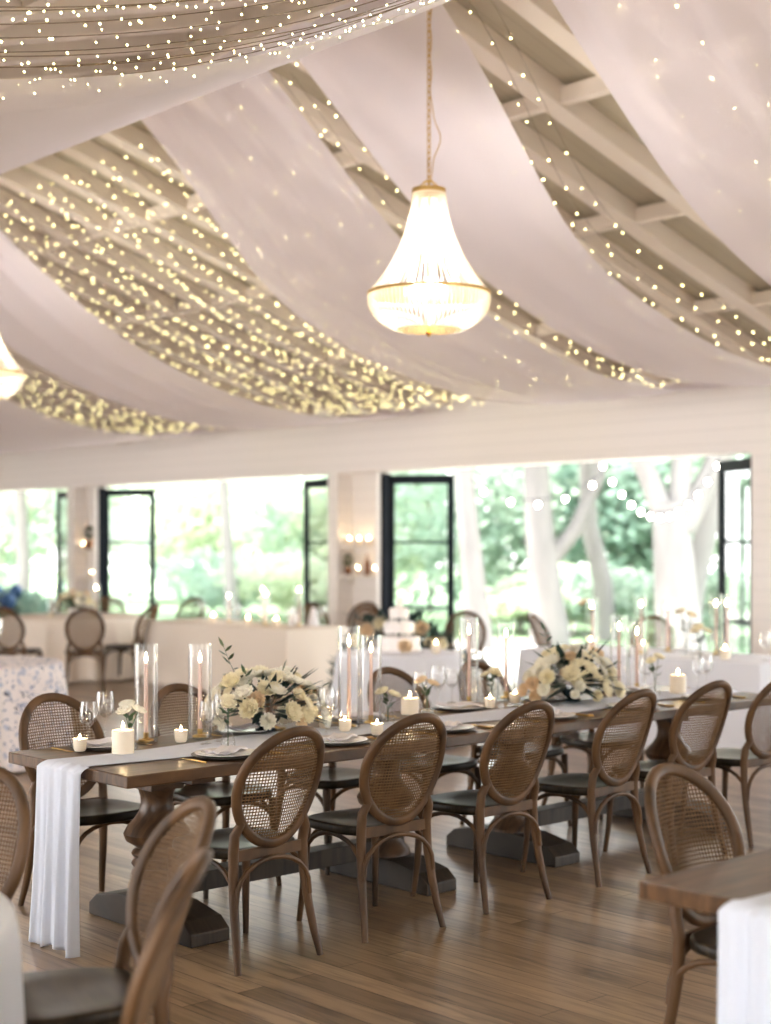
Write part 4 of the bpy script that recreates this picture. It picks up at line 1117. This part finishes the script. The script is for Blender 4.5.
tree('slimmer pale trunk in the middle of the right opening', x, y,
     [trunk_line([(0.15, -0.1), (0.1, 1), (-0.15, 2), (-0.2, 3.5), (0.0, 6)], [.22, .18, .16, .13, .1])],
     [((0.5, 1, 7.0), (3.5, 3, 2.4, 3500, .22, 2))], M_FOL2)
x, y = TP(676, 23)
tree('big forked white-barked tree at the right of the opening', x, y,
     [trunk_line([(0.1, -0.1), (0.0, 0.8), (-0.05, 1.6), (-0.1, 2.3)], [.40, .33, .30, .27]), trunk_line([(-0.1, 1.9), (-0.42, 2.7), (-0.95, 3.8), (-1.8, 6)], [.2, .16, .13, .1]),
      trunk_line([(-0.0, 1.9), (0.1, 3.0), (0.15, 4.2), (0.1, 6)], [.19, .16, .13, .1]), trunk_line([(0.1, 1.9), (0.55, 2.8), (0.95, 3.9), (1.6, 6)], [.2, .17, .14, .1])],
     [((0, 0, 7.2), (4.5, 3.5, 2.2, 4200, .22, 3))], M_FOL1)
x, y = TP(706, 25)
tree('leaning pale trunk beside the right door', x, y,
     [trunk_line([(-0.4, -0.1), (-0.2, 1), (0.15, 2.5), (0.6, 4.5), (0.9, 6)], [.24, .2, .18, .14, .1])],
     [((1, 1, 7.0), (3, 3, 2, 2500, .22, 4))], M_FOL2)
x, y = TP(468, 24)
tree('pale trunk close to the left door of the right opening', x, y,
     [trunk_line([(0.2, -0.1), (0.1, 1), (0.0, 2), (-0.15, 4), (-0.2, 6.5)], [.24, .19, .17, .15, .12])],
     [((-1, 1, 7.2), (3.5, 3, 2.2, 3500, .22, 5))], M_FOL1)
x, y = TP(225, 33)
tree('tree with a pale trunk beyond the left opening', x, y,
     [trunk_line([(0.2, -0.1), (0.1, 1), (0.0, 2.5), (-0.15, 5)], [.16, .13, .12, .1])],
     [((0, 0, 6.5), (5, 4, 3.2, 4500, .26, 6))], M_FOL1)
x, y = TP(20, 36)
tree('dark-stemmed tree beyond the far left opening', x, y,
     [trunk_line([(0.0, -0.1), (0.1, 1), (0.0, 3), (-0.15, 6)], [.2, .16, .14, .1])],
     [((0, 0, 6.0), (5, 4, 3.4, 4500, .26, 7))], M_FOL2)
# hedge masses and bushes further back
def bush(label, u, d, w, h, m_, sd, n=2600, grp='leafy shrubs at the back of the garden', ls=.16):
    x_, y_ = TP(u, d)
    root = empty('shrub', label, 'shrub', grp, (x_, y_, 0))
    o = crown_mesh('foliage', n, w, w * .7, h * .5, ls, sd, 18).build('foliage', m_, root, False, loc=(0, 0, h * .52))
    s_ = MB(); s_.tube([(0, 0, -0.1), (0, 0, h * .6)], 0.06, 6); s_.tube([(0, 0, 0.1), (w * .3, 0, h * .5)], 0.04, 6); s_.build('stem', M_BARK, root)
bl = [(500, 34, 3.2, 4.6, 2), (570, 36, 3.4, 5.0, 3), (630, 33, 2.8, 4.4, 3), (700, 33, 3.0, 4.2, 2), (750, 31, 3, 5, 2), (430, 38, 3.4, 5, 2), (380, 40, 3, 4.5, 1),
      (330, 42, 4, 5, 2), (270, 44, 4.5, 4.6, 1), (200, 46, 4.5, 5.5, 1), (130, 46, 4.5, 5, 1), (60, 44, 4.5, 5.5, 2), (0, 46, 4.6, 5, 1), (-60, 46, 5, 6, 1)]
where = ['behind the left thick trunk', 'behind the slim middle trunk', 'left of the forked tree', 'right of the forked tree', 'beside the right-hand door', 'seen through the middle glass door', 'behind the middle pier',
         'right end of the left opening', 'right of centre in the left opening', 'centre of the left opening', 'behind the left glass door', 'beyond the left pier', 'far left opening', 'past the left edge']
for i, (u, d, w, h, k) in enumerate(bl):
    bush('tall leafy shrub ' + where[i], u, d, w, h, (M_FOL1, M_FOL2, M_FOL3)[k - 1], 300 + i, 3000)
for i, (u, d, w, h, k, lb) in enumerate(((520, 29, 1.6, 1.0, 0, 'low pale shrub at the foot of the thick trunk'), (610, 28, 1.8, 1.3, 1, 'low green shrub between the slim and forked trunks'), (560, 30, 1.6, 1.2, 0, 'low light shrub between two pale trunks'),
        (240, 36, 2.4, 1.6, 1, 'low green shrub in the left opening'), (300, 34, 2.2, 1.4, 0, 'low shrub near the right door of the left opening'), (712, 27, 1.6, 1.2, 1, 'low green shrub beside the right door'))):
    bush(lb, u, d, w, h, (M_FOL1, M_FOL2, M_FOL3)[k], 400 + i, 1800, 'low shrubs on the lawn', .12)
# overhanging leafy boughs high in the openings
# blue hydrangea and grey wall at far left
x, y = TP(18, 27); root = empty('flowering_shrub', 'low blue-flowered shrub outside the far left opening', 'shrub', None, (x, y, 0))
crown_mesh('foliage', 900, 1.1, .8, .45, .12, 501, 12).build('foliage', M_FOL3, root, False, loc=(0, 0, .45))
rnd = random.Random(9)
for i in range(16):
    f = MB(); f.ball((rnd.uniform(-1.1, 1.1), rnd.uniform(-.7, .2), rnd.uniform(.5, .95)), rnd.uniform(.12, .18), 8, 5); f.build('bloom', M_BLUE, root)

# festoon lights outside
def festoon(label, P0, P1, sag, n, seed=0):
    root = empty('festoon_light_string', label, 'string lights', 'festoon lights strung between the garden trees')
    P0, P1 = Vector(P0), Vector(P1)
    def P(t): q = P0.lerp(P1, t); q.z -= sag * 4 * t * (1 - t); return q
    w = MB(); w.tube([P(i / 24) for i in range(25)], 0.006, 5); w.build('cable', M_BLACK, root)
    for i in range(n):
        b_ = MB(); c = P((i + .5) / n); b_.ball((c.x, c.y, c.z - .07), 0.032, 8, 6, 1.2); b_.build('bulb', M_FEST, root)
        s_ = MB(); s_.tube([(c.x, c.y, c.z), (c.x, c.y, c.z - .035)], .015, 6); s_.build('socket', M_BLACK, root)
dF = 20.5
def zf(v, d=dF): return CH + (HZ - v) * d / FPX
A_ = at_d(598, dF, zf(452)); B_ = at_d(722, dF, zf(452))
festoon('festoon of round bulbs dipping in front of the forked tree', A_, B_, 0.83, 13)
festoon('festoon bulbs running off behind the left thick trunk', at_d(470, dF, zf(478)), at_d(606, dF, zf(470)), 0.35, 5)

# ------------------------------------------------------------------ lights
w = bpy.data.worlds.new('world'); SC.world = w; w.use_nodes = True
nt = w.node_tree; bg = nt.nodes['Background']
tcw = nt.nodes.new('ShaderNodeTexCoord'); sp = nt.nodes.new('ShaderNodeSeparateXYZ'); rw = nt.nodes.new('ShaderNodeValToRGB')
rw.color_ramp.elements[0].color = (1, 0.99, 0.98, 1); rw.color_ramp.elements[1].color = (0.80, 0.90, 1.0, 1); rw.color_ramp.elements[0].position = 0.0; rw.color_ramp.elements[1].position = 0.7
nt.links.new(tcw.outputs['Generated'], sp.inputs[0]); nt.links.new(sp.outputs['Z'], rw.inputs[0]); nt.links.new(rw.outputs[0], bg.inputs[0])
bg.inputs[1].default_value = 3.7
sl = bpy.data.lights.new('sun', 'SUN'); sl.energy = 8.0; sl.angle = radians(3); sl.color = (1, 0.97, 0.92)
so = bpy.data.objects.new('sun', sl); COL.objects.link(so)
so.rotation_euler = Vector((-0.62, -0.42, 1.0)).to_track_quat('Z', 'Y').to_euler()

# ------------------------------------------------------------------ camera
cam = bpy.data.cameras.new('camera'); co = bpy.data.objects.new('camera', cam); COL.objects.link(co)
cam.sensor_fit = 'HORIZONTAL'; cam.sensor_width = 41.5; cam.lens = FPX / 771 * 41.5
co.location = (0, 0, CH); co.rotation_euler = (pi / 2, 0, AY)
cam.shift_y = (HZ - 512) / 771.0
cam.dof.use_dof = True; cam.dof.focus_distance = 6.1; cam.dof.aperture_fstop = 2.2; cam.dof.aperture_blades = 0
cam.clip_end = 300
SC.camera = co
SC.view_settings.view_transform = 'Standard'; SC.view_settings.look = 'None'; SC.view_settings.gamma = 1.0; SC.view_settings.use_curve_mapping = False
SC.view_settings.exposure = 1.33
SC.cycles.transparent_max_bounces = 24
SC.cycles.max_bounces = 8; SC.cycles.diffuse_bounces = 5
SC.cycles.sample_clamp_indirect = 6.0; SC.cycles.use_denoising = True
SC.cycles.caustics_reflective = False; SC.cycles.caustics_refractive = False
